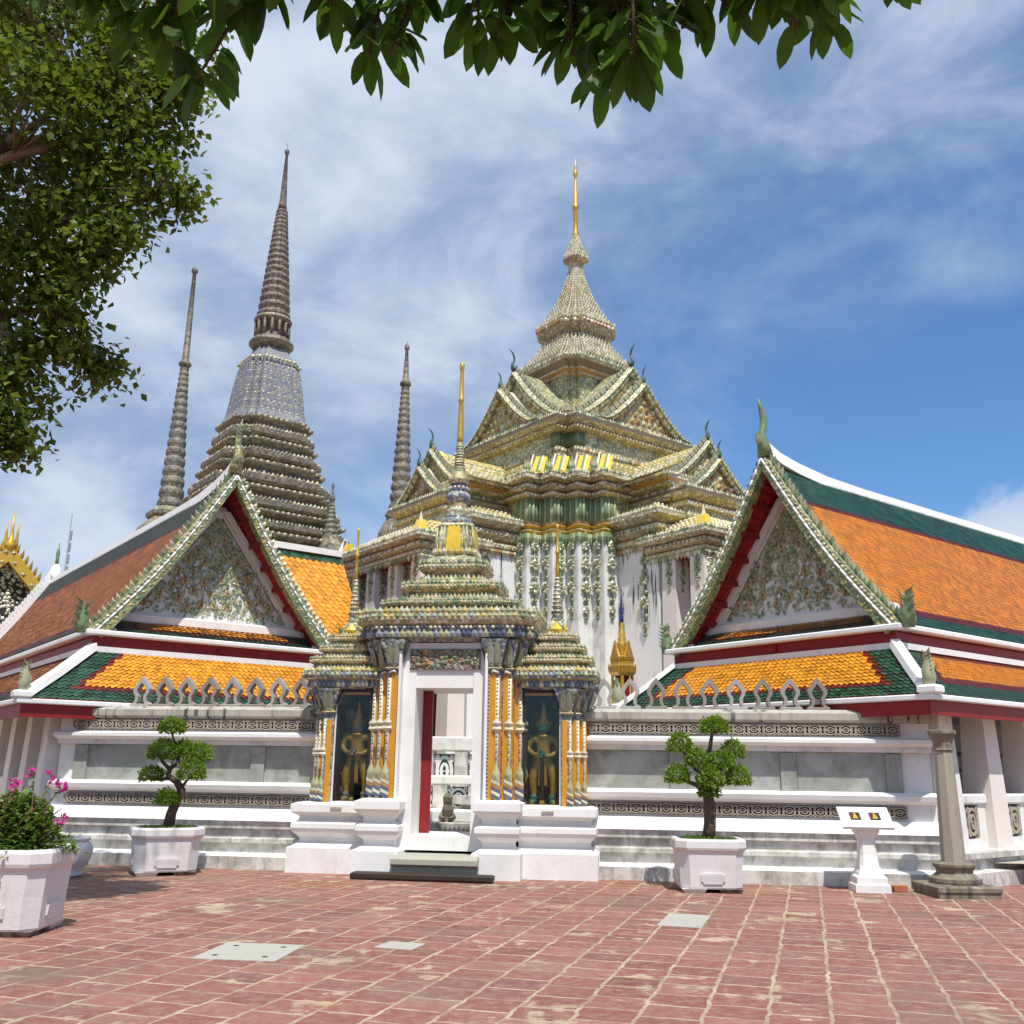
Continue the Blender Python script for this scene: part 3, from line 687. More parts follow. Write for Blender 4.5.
b = MB(); b.lathe([(.12,19.15), (.12,19.25), (.09,19.4), (.075,20.2), (.12,20.28), (.12,20.36), (.06,20.44), (.045,21.35), (.025,21.42), (.07,21.55), (.08,21.68), (.03,21.82), (.05,21.9), (.02,22.0), (.006,22.4)], gold, 10); b.build('spire', mon)

# terrace and balustrade of the hall, seen through the gate
TERR = stair(8.2, 3.4, 2)
t = MB(); tiers(t, TERR, [(.5,.2), (.5,.62), (.35,.68), (.35,.86), (.5,.9), (.5,1.05), (-.2,1.06)], [white_old, white_old, white_old]); t.build('terrace', mon)

# ------------------------------------------------------------------ chedis far behind
def ring_spire(b, prof_ring, mats, n=14):
    """(z0, r0) -> (z1, r1): stack of bulging rings tapering upward"""
    (z0, r0), (z1, r1), k = prof_ring; pr = []
    tot = sum(1-.6*i/k for i in range(k)); z = z0
    for i in range(k):
        h = (z1-z0)*(1-.6*i/k)/tot; u = (z-z0)/(z1-z0); r = r0+(r1-r0)*u
        pr += [(r*.84, z), (r, z+h*.25), (r, z+h*.6), (r*.85, z+h*.9)]; z += h
    pr.append((r1*.8, z1)); b.lathe(pr, mats, n)
def moulding(b, plan, tl, mats, studs, c=(0,0)):
    """tl: list of (r, z) lips from bottom to top"""
    for (r0,z0), (r1,z1) in zip(tl, tl[1:]):
        h = z1-z0; lv = [(r0*.95,z0), (r0*1.02,z0+h*.10), (r0*1.02,z0+h*.28), (r0*.93,z0+h*.36), (r1*1.0,z0+h*.46), (r1*.98,z0+h*.60), (r1*1.04,z0+h*.66), (r1*1.10,z0+h*.76), (r1*1.10,z0+h*.86), (r1*.95,z0+h*.93), (r1*.92,z1)]
        b.loft([[(x+c[0], y+c[1], z) for x, y in scaled(plan, r)] for r, z in lv], mats)
        b.bosses(shift(scaled(plan, r0), c), z0+h*.19, h*.085, h*.28, studs); b.bosses(shift(scaled(plan, r1*1.10), c), z0+h*.81, h*.07, h*.24, studs)
        b.spikes(shift(scaled(plan, r0*.99), c), z0+h*.28, h*.16, h*.12, h*.17, [mats[0], studs[0]])
PL = stair(.86, .45, 3)
big = thing('chedi', 'largest chedi with a bluish bell-shaped body and an open colonnade below its ringed spire', 'chedi', (-12.82, 48, 0), -AZ)
b = MB(); b.loft([loop(scaled(PL, r), z) for r, z in ((6.6,0), (6.6,5), (5.6,5.2), (5.6,9.2), (5.0,9.4), (5.0,10.9))], mos_chedi)
moulding(b, PL, [(5.0,10.9), (4.45,12.2), (3.95,13.3), (3.4,14.6), (2.9,16.0), (2.5,17.25), (2.22,18.5)], [mos_chedi, mos_ring, mos_chedi], [chip_cr, mos_chedi, chip_khaki]); b.build('tiered_base', big)
b = MB(); BP = stair(.87, .48, 3)
bp = [(2.20,18.40), (2.12,18.6), (2.0,18.8), (1.90,19.4), (1.78,20.3), (1.64,21.1), (1.50,21.65), (1.34,22.0), (1.12,22.28), (.95,22.5), (.88,22.75)]
b.loft([loop(scaled(BP, r), z) for r, z in bp], mos_bell)
for i in range(8):
    zz = 18.85+i*.42; r = 1.99-(i*.42)*.155
    b.bosses(scaled(BP, r), zz, .06, .30, [chip_w, chip_lg, chip_w])
b.bosses(scaled(BP, 1.62), 21.75, .11, .22, [chip_lg, chip_w]); b.build('bell', big)
b = MB(); b.lathe([(.9,22.6), (1.0,22.8), (1.16,22.9), (1.16,23.05), (.98,23.15), (.98,23.25), (.62,23.26), (.62,24.2), (.95,24.22), (1.0,24.35), (.9,24.5)], [mos_ring, mos_chedi], 18)
for i in range(14): a = 2*math.pi*i/14; b.lathe([(.085,23.24), (.085,24.23)], mos_ring, 6, (.86*math.cos(a), .86*math.sin(a)))
b.build('colonnade', big)
b = MB(); ring_spire(b, ((24.45,.88), (31.0,.30), 19), mos_ring); b.lathe([(.26,31.0), (.2,31.4), (.07,34.5), (.13,34.56), (.13,34.74), (.03,34.85), (.01,35.3)], mos_ring, 10); b.build('spire', big)
b = MB(); b.tube([(.14,-.08,34.6), (.42,-.12,30), (.72,-.2,26), (.95,-.3,24.2)], .014, metal_dark, 5)
for i in range(14): z = 25+i*.7; u = (z-24.2)/10.4; b.boss((.95-.8*u, -.3+.22*u, z), (0,-1,0), .035, metal_dark, 1)
b.build('lightning_cable', big)

def slim_chedi(name, label, loc, tl, rings, tip, mats, studs, bell=None, base=None):
    r_ = thing('chedi', label, 'chedi', loc, -AZ); q = MB()
    if base: moulding(q, PL, base, [mats[0], mats[1]], studs); q.build('tiered_base', r_); q = MB()
    if bell: q.loft([loop(scaled(BP, r), z) for r, z in bell], mats[0]); q.bosses(scaled(BP, bell[1][0]), bell[1][1], .09, .25, studs); q.build('bell', r_); q = MB()
    ring_spire(q, rings, mats[1], 12); zt, rt = rings[1]
    q.lathe([(rt*.95,zt-.02), (rt*1.5,zt+.06), (rt*1.4,zt+.2), (rt*.85,zt+.32), (tip[1]*1.2,tip[0]-.5), (tip[1]*2.2,tip[0]-.42), (tip[1]*2,tip[0]-.25), (tip[1],tip[0]-.2), (.008,tip[0])], mats[2], 10)
    q.build('spire', r_); return r_
c1_ = slim_chedi('chedi', 'tall slim chedi left of the largest one, with greenish rings and a long thin spire', (-15.1, 42, 0), None, ((12.4,.58), (19.2,.19), 18), (24.4,.07), [mos_chedi, mos_ring_g, mos_ring_g], [chip_w, mos_chedi],
    [(2.15,8.8), (1.95,9.6), (1.55,10.8), (1.25,11.6), (.85,11.95), (.98,12.05), (1.0,12.2), (.72,12.45)], [(3.6,0), (3.0,4.5), (2.6,7.2), (2.2,8.9)])
c2_ = slim_chedi('chedi', 'small stacked chedi standing against the foot of the tall slim one on its right', (-13.9, 41, 0), None, ((9.7,.42), (12.1,.14), 7), (13.4,.04), [mos_chedi, mos_chedi, mos_ring], [chip_w, mos_chedi],
    [(.75,7.9), (.7,8.2), (.62,9.1), (.5,9.4), (.42,9.75)], [(1.6,0), (1.2,4.5), (.8,8.0)])
c3_ = slim_chedi('chedi', 'brown ringed chedi spire rising just behind the left gables of the scripture hall', (-5.3, 45, 0), None, ((13.2,.54), (19.6,.19), 17), (22.0,.06), [mos_chedi, mos_ring, mos_ring], [chip_w, mos_chedi],
    [(1.2,10.5), (1.1,10.9), (.95,12.2), (.6,12.9), (.7,13.05), (.6,13.3)], [(3.0,0), (2.2,5), (1.6,8.5), (1.2,10.6)])
c4_ = slim_chedi('chedi', 'tiny dark chedi spire at the right shoulder of the largest chedi', (-8.72, 46, 0), None, ((12.3,.36), (14.0,.10), 8), (15.1,.03), [mos_chedi, mos_ring_g, mos_ring_g], [chip_w, mos_chedi],
    [(.75,10.9), (.7,11.1), (.6,11.8), (.4,12.1), (.36,12.35)], [(2.0,0), (1.5,6), (.8,11.0)])

# ------------------------------------------------------------------ gable-roofed galleries either side of the gate
def lattice_panel(b, place, x0, x1, z0, z1, mat, back, y=0.0):
    """pierced ware: rings and lozenges in a row. place(x, y, z)"""
    hgt = z1-z0; n = max(1, round((x1-x0)/(hgt*1.35))); st = (x1-x0)/n
    def ring(cx, cz, rx, rz, w, seg=14, dy=0):
        o = []; i_ = []
        for k in range(seg):
            a = 2*math.pi*k/seg; o.append((cx+rx*math.cos(a), cz+rz*math.sin(a))); i_.append((cx+(rx-w)*math.cos(a), cz+(rz-w)*math.sin(a)))
        for k in range(seg):
            q = (k+1) % seg
            b.mesh([place(o[k][0], y-.03-dy, o[k][1]), place(o[q][0], y-.03-dy, o[q][1]), place(i_[q][0], y-.03-dy, i_[q][1]), place(i_[k][0], y-.03-dy, i_[k][1]), place(o[k][0], y, o[k][1]), place(o[q][0], y, o[q][1]), place(i_[q][0], y, i_[q][1]), place(i_[k][0], y, i_[k][1])],
                   [(0,1,2,3), (0,4,5,1), (3,2,6,7)], mat)
    for i in range(n):
        cx = x0+st*(i+.5); cz = (z0+z1)/2
        ring(cx, cz, st*.46, hgt*.46, hgt*.10); ring(cx, cz, st*.24, hgt*.26, hgt*.09, 10, .004)
        ring(cx-st*.5, cz, st*.22, hgt*.40, hgt*.09, 12, .002)
        for sx in (-1, 1):
            for sz in (-1, 1):
                ring(cx+sx*st*.36, cz+sz*hgt*.36, st*.12, hgt*.12, hgt*.07, 8, .006)
        b.prism([(cx-st*.5+.02, cz-.012), (cx+st*.5-.02, cz-.012), (cx+st*.5-.02, cz+.012), (cx-st*.5+.02, cz+.012)], lambda a, c, t: place(a, y-.02+t, c), 0, .02, mat)
    b.loft([[place(x0, y+.012, z0), place(x1, y+.012, z0), place(x1, y+.03, z0), place(x0, y+.03, z0)], [place(x0, y+.012, z1), place(x1, y+.012, z1), place(x1, y+.03, z1), place(x0, y+.03, z1)]], back)

def hang_hong(b, x, y, z, h, sx, mats):
    """upturned leafy finial; leans to sx"""
    pts = [(0,0), (.02,.22), (-.04,.42), (.05,.62), (.02,.8), (.12,1.0)]
    b.tube([(x+sx*p*h, y, z+q*h) for p, q in pts], [h*.15, h*.20, h*.19, h*.15, h*.10, h*.01], mats[0], 7)
    for i in range(7):
        u = .12+i*.12; b.spike((x+sx*(.10-.04*u)*h, y-.06*h, z+u*h), (sx, -.2), h*.24, h*.2, mats[i % 2], .9)
        b.spike((x-sx*.08*h, y-.06*h, z+u*h), (-sx*.9, -.4), h*.2, h*.18, mats[(i+1) % 2], .5)

def floral(b, hw, z0, h, y, seed):
    """porcelain flowers, leaves and stems on a triangular pediment"""
    rnd = random.Random(seed); pts = []; tries = 0
    yl = [chip_khaki, chip_khaki, chip_o, chip_khaki, chip_brown]
    while len(pts) < 80 and tries < 4000:
        tries += 1; zz = rnd.uniform(.10, .90)*h; w = (hw)*(1-zz/h)-.20
        if w <= .02: continue
        xx = rnd.uniform(-w, w)
        if all((xx-a)**2+(zz-c)**2 > .058 for a, c, r in pts): pts.append((xx, zz, rnd.uniform(.085, .12)))
    for xx, zz, r in pts:
        b.rosette((xx, y-.004, z0+zz), (0,-1,0), r, yl, 9, .28)
    for i in range(1500):
        zz = rnd.uniform(.03, .93)*h; w = hw*(1-zz/h)-.10
        if w <= .02: continue
        xx = rnd.uniform(-w, w)
        if any((xx-a)**2+(zz-c)**2 < (r*.9)**2 for a, c, r in pts): continue
        a = rnd.uniform(0, 6.28); L = rnd.uniform(.065, .115)
        b.leaf((xx, y-.012-rnd.random()*.012, z0+zz), (math.cos(a), -.12, math.sin(a)), (0,-1,0), L, L*.55, rnd.choice([chip_lg, chip_g, chip_lg]), .12)
    for xx, zz, r in pts:
        nb = sorted(pts, key=lambda q: (q[0]-xx)**2+(q[1]-zz)**2)[1:3]
        for a, c, _ in nb:
            mx_, mz = (xx+a)/2+(zz-c)*.25, (zz+c)/2-(xx-a)*.25
            b.tube([(xx, y-.006, z0+zz), (mx_, y-.012, z0+mz), (a, y-.006, z0+c)], .011, chip_brown, 4)

def gallery(label, loc, rz, hw, side, L, worn, zs, s, s2, cat='gallery'):
    P_ = thing('temple_gallery', label, cat, (loc[0], loc[1], 0), rz)
    ze, zr = 3.81, 7.16
    og, gg = (orange_w, green_w) if worn else (orange_t, green_t)
    # curve of the roof edge: x falls from hw to 0 while z climbs, slightly hollow
    def edge(t, o=0.0): return (hw*(1-t)+o*.78*(1-t*.6), ze+(zr-ze)*(t-.06*math.sin(math.pi*t))+o*.62)
    for sg in (-1, 1):
        m_ = MB(); mirror = lambda p: (p[0]*sg, p[1], p[2])
        o2, g2 = (og, gg) if sg == side else (orange_t, green_t)
        zone = banded(g2, red_t, o2, .62, .12, .85, .45, (0, 0))
        A, B_, C_, D_ = (hw,.12,ze), (hw,L,ze), (0,L,zr), (0,.12,zr)
        pts = [mirror(p) for p in (A, B_, C_, D_)]
        zz = zone
        if sg < 0: pts = [pts[1], pts[0], pts[3], pts[2]]
        roof_patch(m_, *pts, .11, .092, zz, .017, (zr-ze)*.06, None)
        lo = [[mirror((edge(i/10)[0], yy, edge(i/10)[1]-dz)) for yy, dz in ((.02,.012), (L,.012), (L,.09), (.02,.09))] for i in range(11)]
        m_.loft(lo, red_soffit)
        for i in range(1, 8):                    # battens under the overhanging verge
            x, z = edge(i/8.4); m_.box(*sorted((sg*(x-.06), sg*(x+.06))), .03, .68, z-.20, z-.09, red_paint)
        for i in range(26):                      # small gilt coffers
            x, z = edge((i+.6)/28)
            for yy in (.14, .26, .38): m_.boss(mirror((x-.05, yy, z-.095)), (-sg*.75, 0, -.6), .055, red_paint, .5, 4)
        m_.build('main_roof', P_)
        # bargeboard with its row of leaf crockets
        bb = MB(); n = 22
        for i in range(n):
            (x0,z0), (x1,z1) = edge(i/n), edge((i+1)/n); (a0,c0), (a1,c1) = edge(i/n, -.17), edge((i+1)/n, -.17); (e0,f0), (e1,f1) = edge(i/n, .11), edge((i+1)/n, .11)
            def seg(u0, v0, u1, v1, w0, t0, w1, t1, ya, yb, mt): bb.loft([[mirror((u0,ya,v0)), mirror((u0,yb,v0)), mirror((w0,yb,t0)), mirror((w0,ya,t0))], [mirror((u1,ya,v1)), mirror((u1,yb,v1)), mirror((w1,yb,t1)), mirror((w1,ya,t1))]], mt, (i == 0, i == n-1))
            seg(a0, c0, a1, c1, x0, z0, x1, z1, -.10, .10, mos_barge)
            seg(x0, z0, x1, z1, e0, f0, e1, f1, -.04, .16, white_trim if sg*side > 0 and False else mos_green)
        for i in range(int(n*1.5)):
            t = (i+.5)/(n*1.5); x, z = edge(t, .10); x2, z2 = edge(min(1, t+.05), .10); d = Vector((x2-x, 0, z2-z)).normalized(); nr = Vector((d.z, 0, -d.x))
            if nr.z < 0: nr = -nr
            p = Vector((x, .05, z)); tip = p + nr*.15 + d*.09
            q = [p-d*.075, p+d*.075, p+d*.03+nr*.10+Vector((0,-.05,0)), tip, p+d*.03+nr*.08+Vector((0,.07,0))]
            bb.mesh([mirror(v) for v in q], [(0,1,2), (1,3,2), (0,2,3), (0,3,4), (1,4,3)], [chip_lg, chip_g, chip_lg][i % 3])
        for i in range(44):
            x, z = edge((i+.5)/44, .05); bb.boss(mirror((x, -.045, z)), (0,-1,0), .032, [chip_lg, chip_w, chip_g][i % 3], .7, 5)
            if i % 2: x, z = edge((i+.5)/44, -.085); bb.boss(mirror((x, -.105, z)), (0,-1,0), .035, [chip_lg, chip_g][i // 2 % 2], .4, 4)
        for i in range(n):
            (x0,z0), (x1,z1) = edge(i/n, .0), edge((i+1)/n, .0); bb.tube([mirror((x0,-.10,z0)), mirror((x1,-.10,z1))], .022, white_trim, 5)
        x, z = edge(0)
        hg = bb.build('bargeboard', P_); h_ = MB(); hang_hong(h_, sg*(x+.22), 0, z-.02, .58, sg, [chip_g, chip_lg]); h_.build('hang_hong_finial', hg)
        cn = MB(); cn.box(*sorted((sg*(x-.42), sg*(x-.02))), .05, .30, ze+.02, ze+.13, white_trim, .03); cn.box(*sorted((sg*(x-.40), sg*(x-.22))), .06, .3, ze+.13, ze+.30, red_paint); cn.build('bracket_block', P_)
        # corrugated verge: white strip on top of the tiles beside the bargeboard
    r_ = MB()
    crest = [(0.0, .26), (.35, .12), (.9, .02), (1.8, -.07), (3.0, -.10), (L, -.10)]
    r_.loft([[(-.13, y, zr+dz-.16), (.13, y, zr+dz-.16), (.10, y, zr+dz+.07), (0, y, zr+dz+.12), (-.10, y, zr+dz+.07)] for y, dz in crest], white_trim)
    r_.build('ridge', P_)
    c_ = MB(); pts = [(0,0,0), (0,-.05,.22), (0,-.11,.40), (0,-.03,.55), (0,-.02,.75), (0,-.07,.92), (0,-.16,1.12)]
    c_.tube([(x, .05+y, zr+.08+z) for x, y, z in pts], [.15, .12, .075, .07, .065, .05, .008], mos_barge if worn else chip_g, 8)
    c_.spike((0, -.12, zr+.30), (0,-1), .2, .14, chip_lg, .4); c_.build('chofa', P_)
    # pediment
    pz, py = ze+.40, .64; ph = zr-.50-pz
    p_ = MB(); pw = hw-.46
    p_.prism([(-pw,pz), (pw,pz), (pw*.45,pz+ph*.49), (.10,pz+ph), (-.10,pz+ph), (-pw*.45,pz+ph*.49)], lambda a, c, t: (a, t, c), py, py+.15, white_clean)
    p_.box(-pw-.12, pw+.12, py-.16, py+.06, pz-.10, pz+.10, white_clean, .03)
    for sg in (-1, 1):
        p_.tube([(sg*(pw-.34), py-.01, pz+.18), (sg*.05, py-.01, pz+ph*.90)], .012, chip_brown, 4)
        p_.loft([[(sg*(pw), py-.10, pz+.1), (sg*(pw-.20), py-.10, pz+.1), (sg*(pw-.20), py+.02, pz+.1), (sg*pw, py+.02, pz+.1)][::sg], [(sg*.16, py-.10, pz+ph-.1), (sg*.01, py-.10, pz+ph-.1), (sg*.01, py+.02, pz+ph-.1), (sg*.16, py+.02, pz+ph-.1)][::sg]], white_clean)
    ped = p_.build('pediment', P_)
    f_ = MB(); floral(f_, pw-.16, pz+.12, ph-.30, py-.005, 5+side); f_.build('floral_relief', ped)
    # strip of tiles below the pediment, eave boards
    e_ = MB(); roof_patch(e_, (-hw,-.02,ze+.03), (hw,-.02,ze+.03), (hw-.3,py-.1,pz-.06), (-hw+.3,py-.1,pz-.06), .11, .085, banded(green_t, red_t, orange_bright, .55, .12, .0, .10), .03, 0, white_trim, .04)
    e_.build('eave_strip_roof', P_)
    e_ = MB()
    e_.box(-hw-.14, hw+.14, -.14, .06, ze-.05, ze+.045, white_trim, .02)
    for sg in (-1, 1): e_.box(*sorted((sg*(hw-.04), sg*(hw+.14))), .062, L, ze-.05, ze+.045, white_trim, .02)
    e_.build('eave_edge', P_)
    e_ = MB(); e_.box(-hw, hw, -.02, .06, ze-.24, ze-.052, red_paint)
    for sg in (-1, 1): e_.box(*sorted((sg*(hw-.08), sg*hw)), .062, L, ze-.24, ze-.052, red_paint)
    e_.box(-.06, .06, -.06, -.021, ze-.20, ze-.11, red_paint); e_.build('fascia', P_)
    e_ = MB(); e_.box(-hw-.05, hw+.05, -.06, .08, ze-.34, ze-.242, white_trim)
    for sg in (-1, 1): e_.box(*sorted((sg*(hw-.06), sg*(hw+.05))), .082, L, ze-.34, ze-.242, white_trim)
    e_.build('flashing', P_)
    # lean-to skirt
    zt = ze-.32; ix = hw-.02; q_ = MB()
    roof_patch(q_, (-hw-s,-s2,zs+.03), (hw+s,-s2,zs+.03), (ix,-.03,zt), (-ix,-.03,zt), .105, .078, banded(green_t, red_t, orange_bright, .50, .11, -1.0, .17), .020, .015, red_soffit, .06)
    q_.build('front_skirt_roof', P_)
    for sg in (-1, 1):
        q_ = MB(); o2, g2 = (og, gg) if sg == side else (orange_t, green_t)
        ln = [(sg*(hw+s),-s2,zs+.03), (sg*(hw+s),L,zs+.03), (sg*ix,L,zt), (sg*ix,-.03,zt)]
        zn = banded(g2, red_t, o2, .62, .16, .06, .34, (1,0) if sg > 0 else (0,1))
        if sg < 0: ln = [ln[1], ln[0], ln[3], ln[2]]
        roof_patch(q_, *ln, .105, .082, zn, .017, .015, red_soffit, .06); q_.build('side_skirt_roof', P_)
        h_ = MB(); a, c2 = Vector((sg*(hw+s),-s2,zs+.06)), Vector((sg*ix,-.03,zt+.06)); m2 = (a+c2)/2-Vector((0,0,.02))
        lo = []
        for pnt in (a, m2, c2):
            sd = Vector((1,sg,0)).normalized()*.10; lo.append([tuple(pnt-sd-Vector((0,0,.05))), tuple(pnt+sd-Vector((0,0,.05))), tuple(pnt+sd*.7+Vector((0,0,.07))), tuple(pnt-sd*.7+Vector((0,0,.07)))])
        h_.loft(lo, white_trim); hp = h_.build('hip', P_)
        h_ = MB(); h_.box(sg*(hw+s)-.14, sg*(hw+s)+.14, -s2-.10, -s2+.16, zs+.03, zs+.16, white_trim, .03); hang_hong(h_, sg*(hw+s-.02), -s2+.05, zs+.16, .50, sg*.6, [chip_lg, chip_g]); h_.build('hip_finial', hp)
    e_ = MB(); e_.box(-hw-s-.08, hw+s+.08, -s2-.08, -s2+.06, zs-.05, zs+.03, white_trim, .015)
    for sg in (-1, 1): e_.box(*sorted((sg*(hw+s-.06), sg*(hw+s+.08))), -s2+.062, L, zs-.05, zs+.03, white_trim, .015)
    e_.build('skirt_edge', P_)
    e_ = MB(); e_.box(-hw-s, hw+s, -s2, -s2+.06, zs-.26, zs-.052, red_paint)
    for sg in (-1, 1): e_.box(*sorted((sg*(hw+s-.06), sg*(hw+s))), -s2+.062, L, zs-.26, zs-.052, red_paint)
    e_.build('skirt_fascia', P_)
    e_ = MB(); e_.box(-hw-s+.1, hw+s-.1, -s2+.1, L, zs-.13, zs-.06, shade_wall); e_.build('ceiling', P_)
    # plinth, columns, balustrade, inner wall
    pz_ = .46; px = hw+.55; y0 = .0
    e_ = MB(); e_.loft([rect(-px-d, px+d, y0-d, L, z) for d, z in ((.34,0), (.34,.20), (.12,.22), (.12,.36), (.2,.38), (.2,pz_))], white_old); e_.build('plinth', P_)
    for sg in (-1, 1):
        for i in range(7 if sg == side else 2):
            cy = y0+.30+i*1.32; cx = sg*(px-.25); h_ = MB()
            h_.loft([[(cx+a*k_, cy+c2*k_, z) for a, c2 in ((-1,-1), (1,-1), (1,1), (-1,1))] for k_, z in ((.26,pz_), (.255,pz_+.02), (.185,zs-.1))], white_warm if i else white); h_.build('column', P_)
            if i < 6 and sg == side:
                h_ = MB(); a, c2 = cy+.25, cy+1.07; w0, w1 = sorted((cx-.11, cx+.11))
                h_.box(w0, w1, a, c2, pz_, pz_+.16, white); h_.box(w0-.04, w1+.04, a, c2, pz_+.66, pz_+.82, white, .03)
                h_.box(w0, w1, a, a+.22, pz_+.16, pz_+.66, white); h_.box(w0, w1, c2-.22, c2, pz_+.16, pz_+.66, white)
                bal = h_.build('balustrade', P_); h_ = MB()
                lattice_panel(h_, (lambda x, y, z, cx=cx: (cx+sg*(.09-y), x, z)), a+.24, c2-.24, pz_+.18, pz_+.64, lattice_m, lattice_dark); h_.build('lattice_panel', bal)
    in_w = dark_in if worn else shade_wall  # left gallery's interior shade is put into a near-black wall colour
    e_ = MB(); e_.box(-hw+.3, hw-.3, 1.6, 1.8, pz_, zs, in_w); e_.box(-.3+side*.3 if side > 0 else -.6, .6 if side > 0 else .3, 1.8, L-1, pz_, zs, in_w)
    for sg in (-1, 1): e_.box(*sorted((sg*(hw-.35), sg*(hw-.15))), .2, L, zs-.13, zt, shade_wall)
    if worn:
        for yy in (2.2, 3.9, 5.6): e_.box(-.68, -.6, yy, yy+.9, pz_, 1.7, red_soffit)
    e_.build('inner_wall', P_)
    return P_
RA = gallery('right gallery with a flower pediment and bright tiled roof, behind the stone column', (4.66, 17.36), -AZ, 2.375, 1, 15, False, 2.65, .90, .77)
LA = gallery('left gallery with a flower pediment and a darker weathered tiled side roof', (-5.56, 18.95), math.pi/2-AZ, 2.36, -1, 14.5, True, 2.53, 1.16, .72)
# things only on the left one: notched white verge and finial at the far end of the roof
b = MB(); 
for sg in (-1,):
    for i in range(16):
        t0, t1 = i/16, (i+1)/16
        e = lambda t: (2.36*(1-t)+.02, 3.81+3.35*(t-.06*math.sin(math.pi*t)))
        (x0,z0), (x1,z1) = e(t0), e(t1)
        b.loft([[(sg*x0,14.35,z0), (sg*x0,14.6,z0), (sg*x0,14.6,z0+.28), (sg*x0,14.35,z0+.28)][::-1], [(sg*x1,14.35,z1), (sg*x1,14.6,z1), (sg*x1,14.6,z1+.28), (sg*x1,14.35,z1+.28)][::-1]], white_trim)
        for q in (.25, .75):
            x, z = e(t0+(t1-t0)*q); b.box(sg*x-.05, sg*x+.05, 14.36, 14.58, z+.28, z+.44, white_trim)
b.lathe([(.16,7.05), (.22,7.25), (.16,7.45), (.06,7.6)], white_trim, 10, (0,14.45)); b.lathe([(.06,7.55), (.05,7.8), (.06,7.95), (.01,8.3)], chip_g, 8, (0,14.45))
b.build('far_verge', LA)

# gallery wing behind, whose orange roof shows between the left gallery and the hall
rg = thing('rear_gallery', 'plain orange tiled gallery roof with green bands rising behind the left pediment', 'gallery', (-5.56, 18.95, 0), math.pi/2-AZ)
b = MB(); roof_patch(b, (1.2,2.6,4.1), (4.85,2.6,4.1), (4.85,4.65,6.95), (1.2,4.65,6.95), .17, .14, banded(green_t, orange_t, orange_bright, .3, .0, .42, .42, (0,0)), .02, .12, red_soffit, .08); b.build('roof', rg)
b = MB(); b.loft([[(x,4.55,6.92), (x,4.8,6.92), (x,4.8,7.08), (x,4.55,7.08)][::-1] for x in (1.2, 3.2, 4.83)], white_trim); b.spike((4.83,4.66,7.05), (1,0), .38, .16, white_trim, .2); b.build('ridge', rg)
b = MB(); b.box(1.3, 4.7, 2.9, 6.2, .3, 4.2, white); b.face([(4.75,2.9,4.2), (4.75,6.3,4.2), (4.75,4.65,6.85)], white); b.box(1.2, 4.9, 2.5, 2.62, 3.9, 4.08, white_trim); b.build('wall', rg)
b = MB(); roof_patch(b, (4.85,6.7,4.1), (1.2,6.7,4.1), (1.2,4.68,6.95), (4.85,4.68,6.95), .2, .18, lambda *a: orange_t, .02, .12, red_soffit, .08); b.build('back_roof', rg)

# distant hall at the far left edge
gh = thing('assembly_hall', 'distant hall gable with gilded bargeboards and a dark carved pediment at the far left', 'temple hall', (-21.6, 41.5, -.9), math.pi/2-AZ)
b = MB(); b.box(-4.2, 4.2, .4, 18, 0, 7.6, white); b.build('wall', gh)
b = MB(); b.prism([(-3.7,7.4), (3.7,7.4), (0,11.1)], lambda a, c, t: (a, t, c), .55, .8, dark_in)
rr = random.Random(3)
for i in range(420):
    z = rr.uniform(.05,.92)*3.5; w = 3.3*(1-z/3.6)
    if w > .1: b.boss((rr.uniform(-w,w), .54, 7.5+z), (0,-1,0), rr.uniform(.05,.11), rr.choice([chip_w, chip_lg, chip_brown]), .5, 5)
b.build('pediment', gh)
b = MB()
for sg in (-1, 1):
    P0, P1 = (sg*3.95, 7.1), (0, 11.55)
    b.prism([(P0[0],P0[1]), (P1[0],P1[1]), (P1[0],P1[1]-.75), (P0[0]-sg*.55,P0[1])][::sg], lambda a, c, t: (a, t, c), 0, .25, gold_y)
    for i in range(20):
        u = (i+.5)/20; x, z = P0[0]*(1-u), P0[1]+(P1[1]-P0[1])*u; b.spike((x, .1, z), (sg*.5,-.6), .42, .26, gold_y, .35)
        if i % 2: b.boss((x-sg*.25, -.01, z-.25), (0,-1,0), .11, mos_ochre, .6, 4)
b.build('bargeboard', gh)
b = MB(); b.lathe([(.2,11.3), (.26,11.6), (.10,11.8), (.06,12.2), (.02,13.0)], gold_y, 8, (0,.15))
for dx in (-.22, .22): b.lathe([(.1,11.2), (.08,11.7), (.05,12.1), (.01,12.6)], gold_y, 6, (dx,.15))
b.build('finial', gh)
b = MB()
for sg in (-1, 1): roof_patch(b, *([(3.9,.2,7.4), (3.9,18,7.4), (0,18,11.3), (0,.2,11.3)] if sg > 0 else [(-3.9,18,7.4), (-3.9,.2,7.4), (0,.2,11.3), (0,18,11.3)]), .3, .25, lambda *a: orange_w, .03, .1, red_soffit, .1)
b.build('roof', gh)
mast = MB(); mast.tube([(0,0,0), (0,0,21.8)], [.10,.05], mast_m, 5)
for i in range(12): mast.box(-.14, .14, -.02, .02, 10+i*.85, 10.04+i*.85, mast_m)
for i in range(4): mast.box(.05, .22, -.05, .05, 16.5+i*1.0, 17.3+i*1.0, mast_m)
tag(mast.build('radio_mast', None, (-36.9, 80, 0)), 'thin grey radio mast standing far behind the left gallery roof', 'mast')

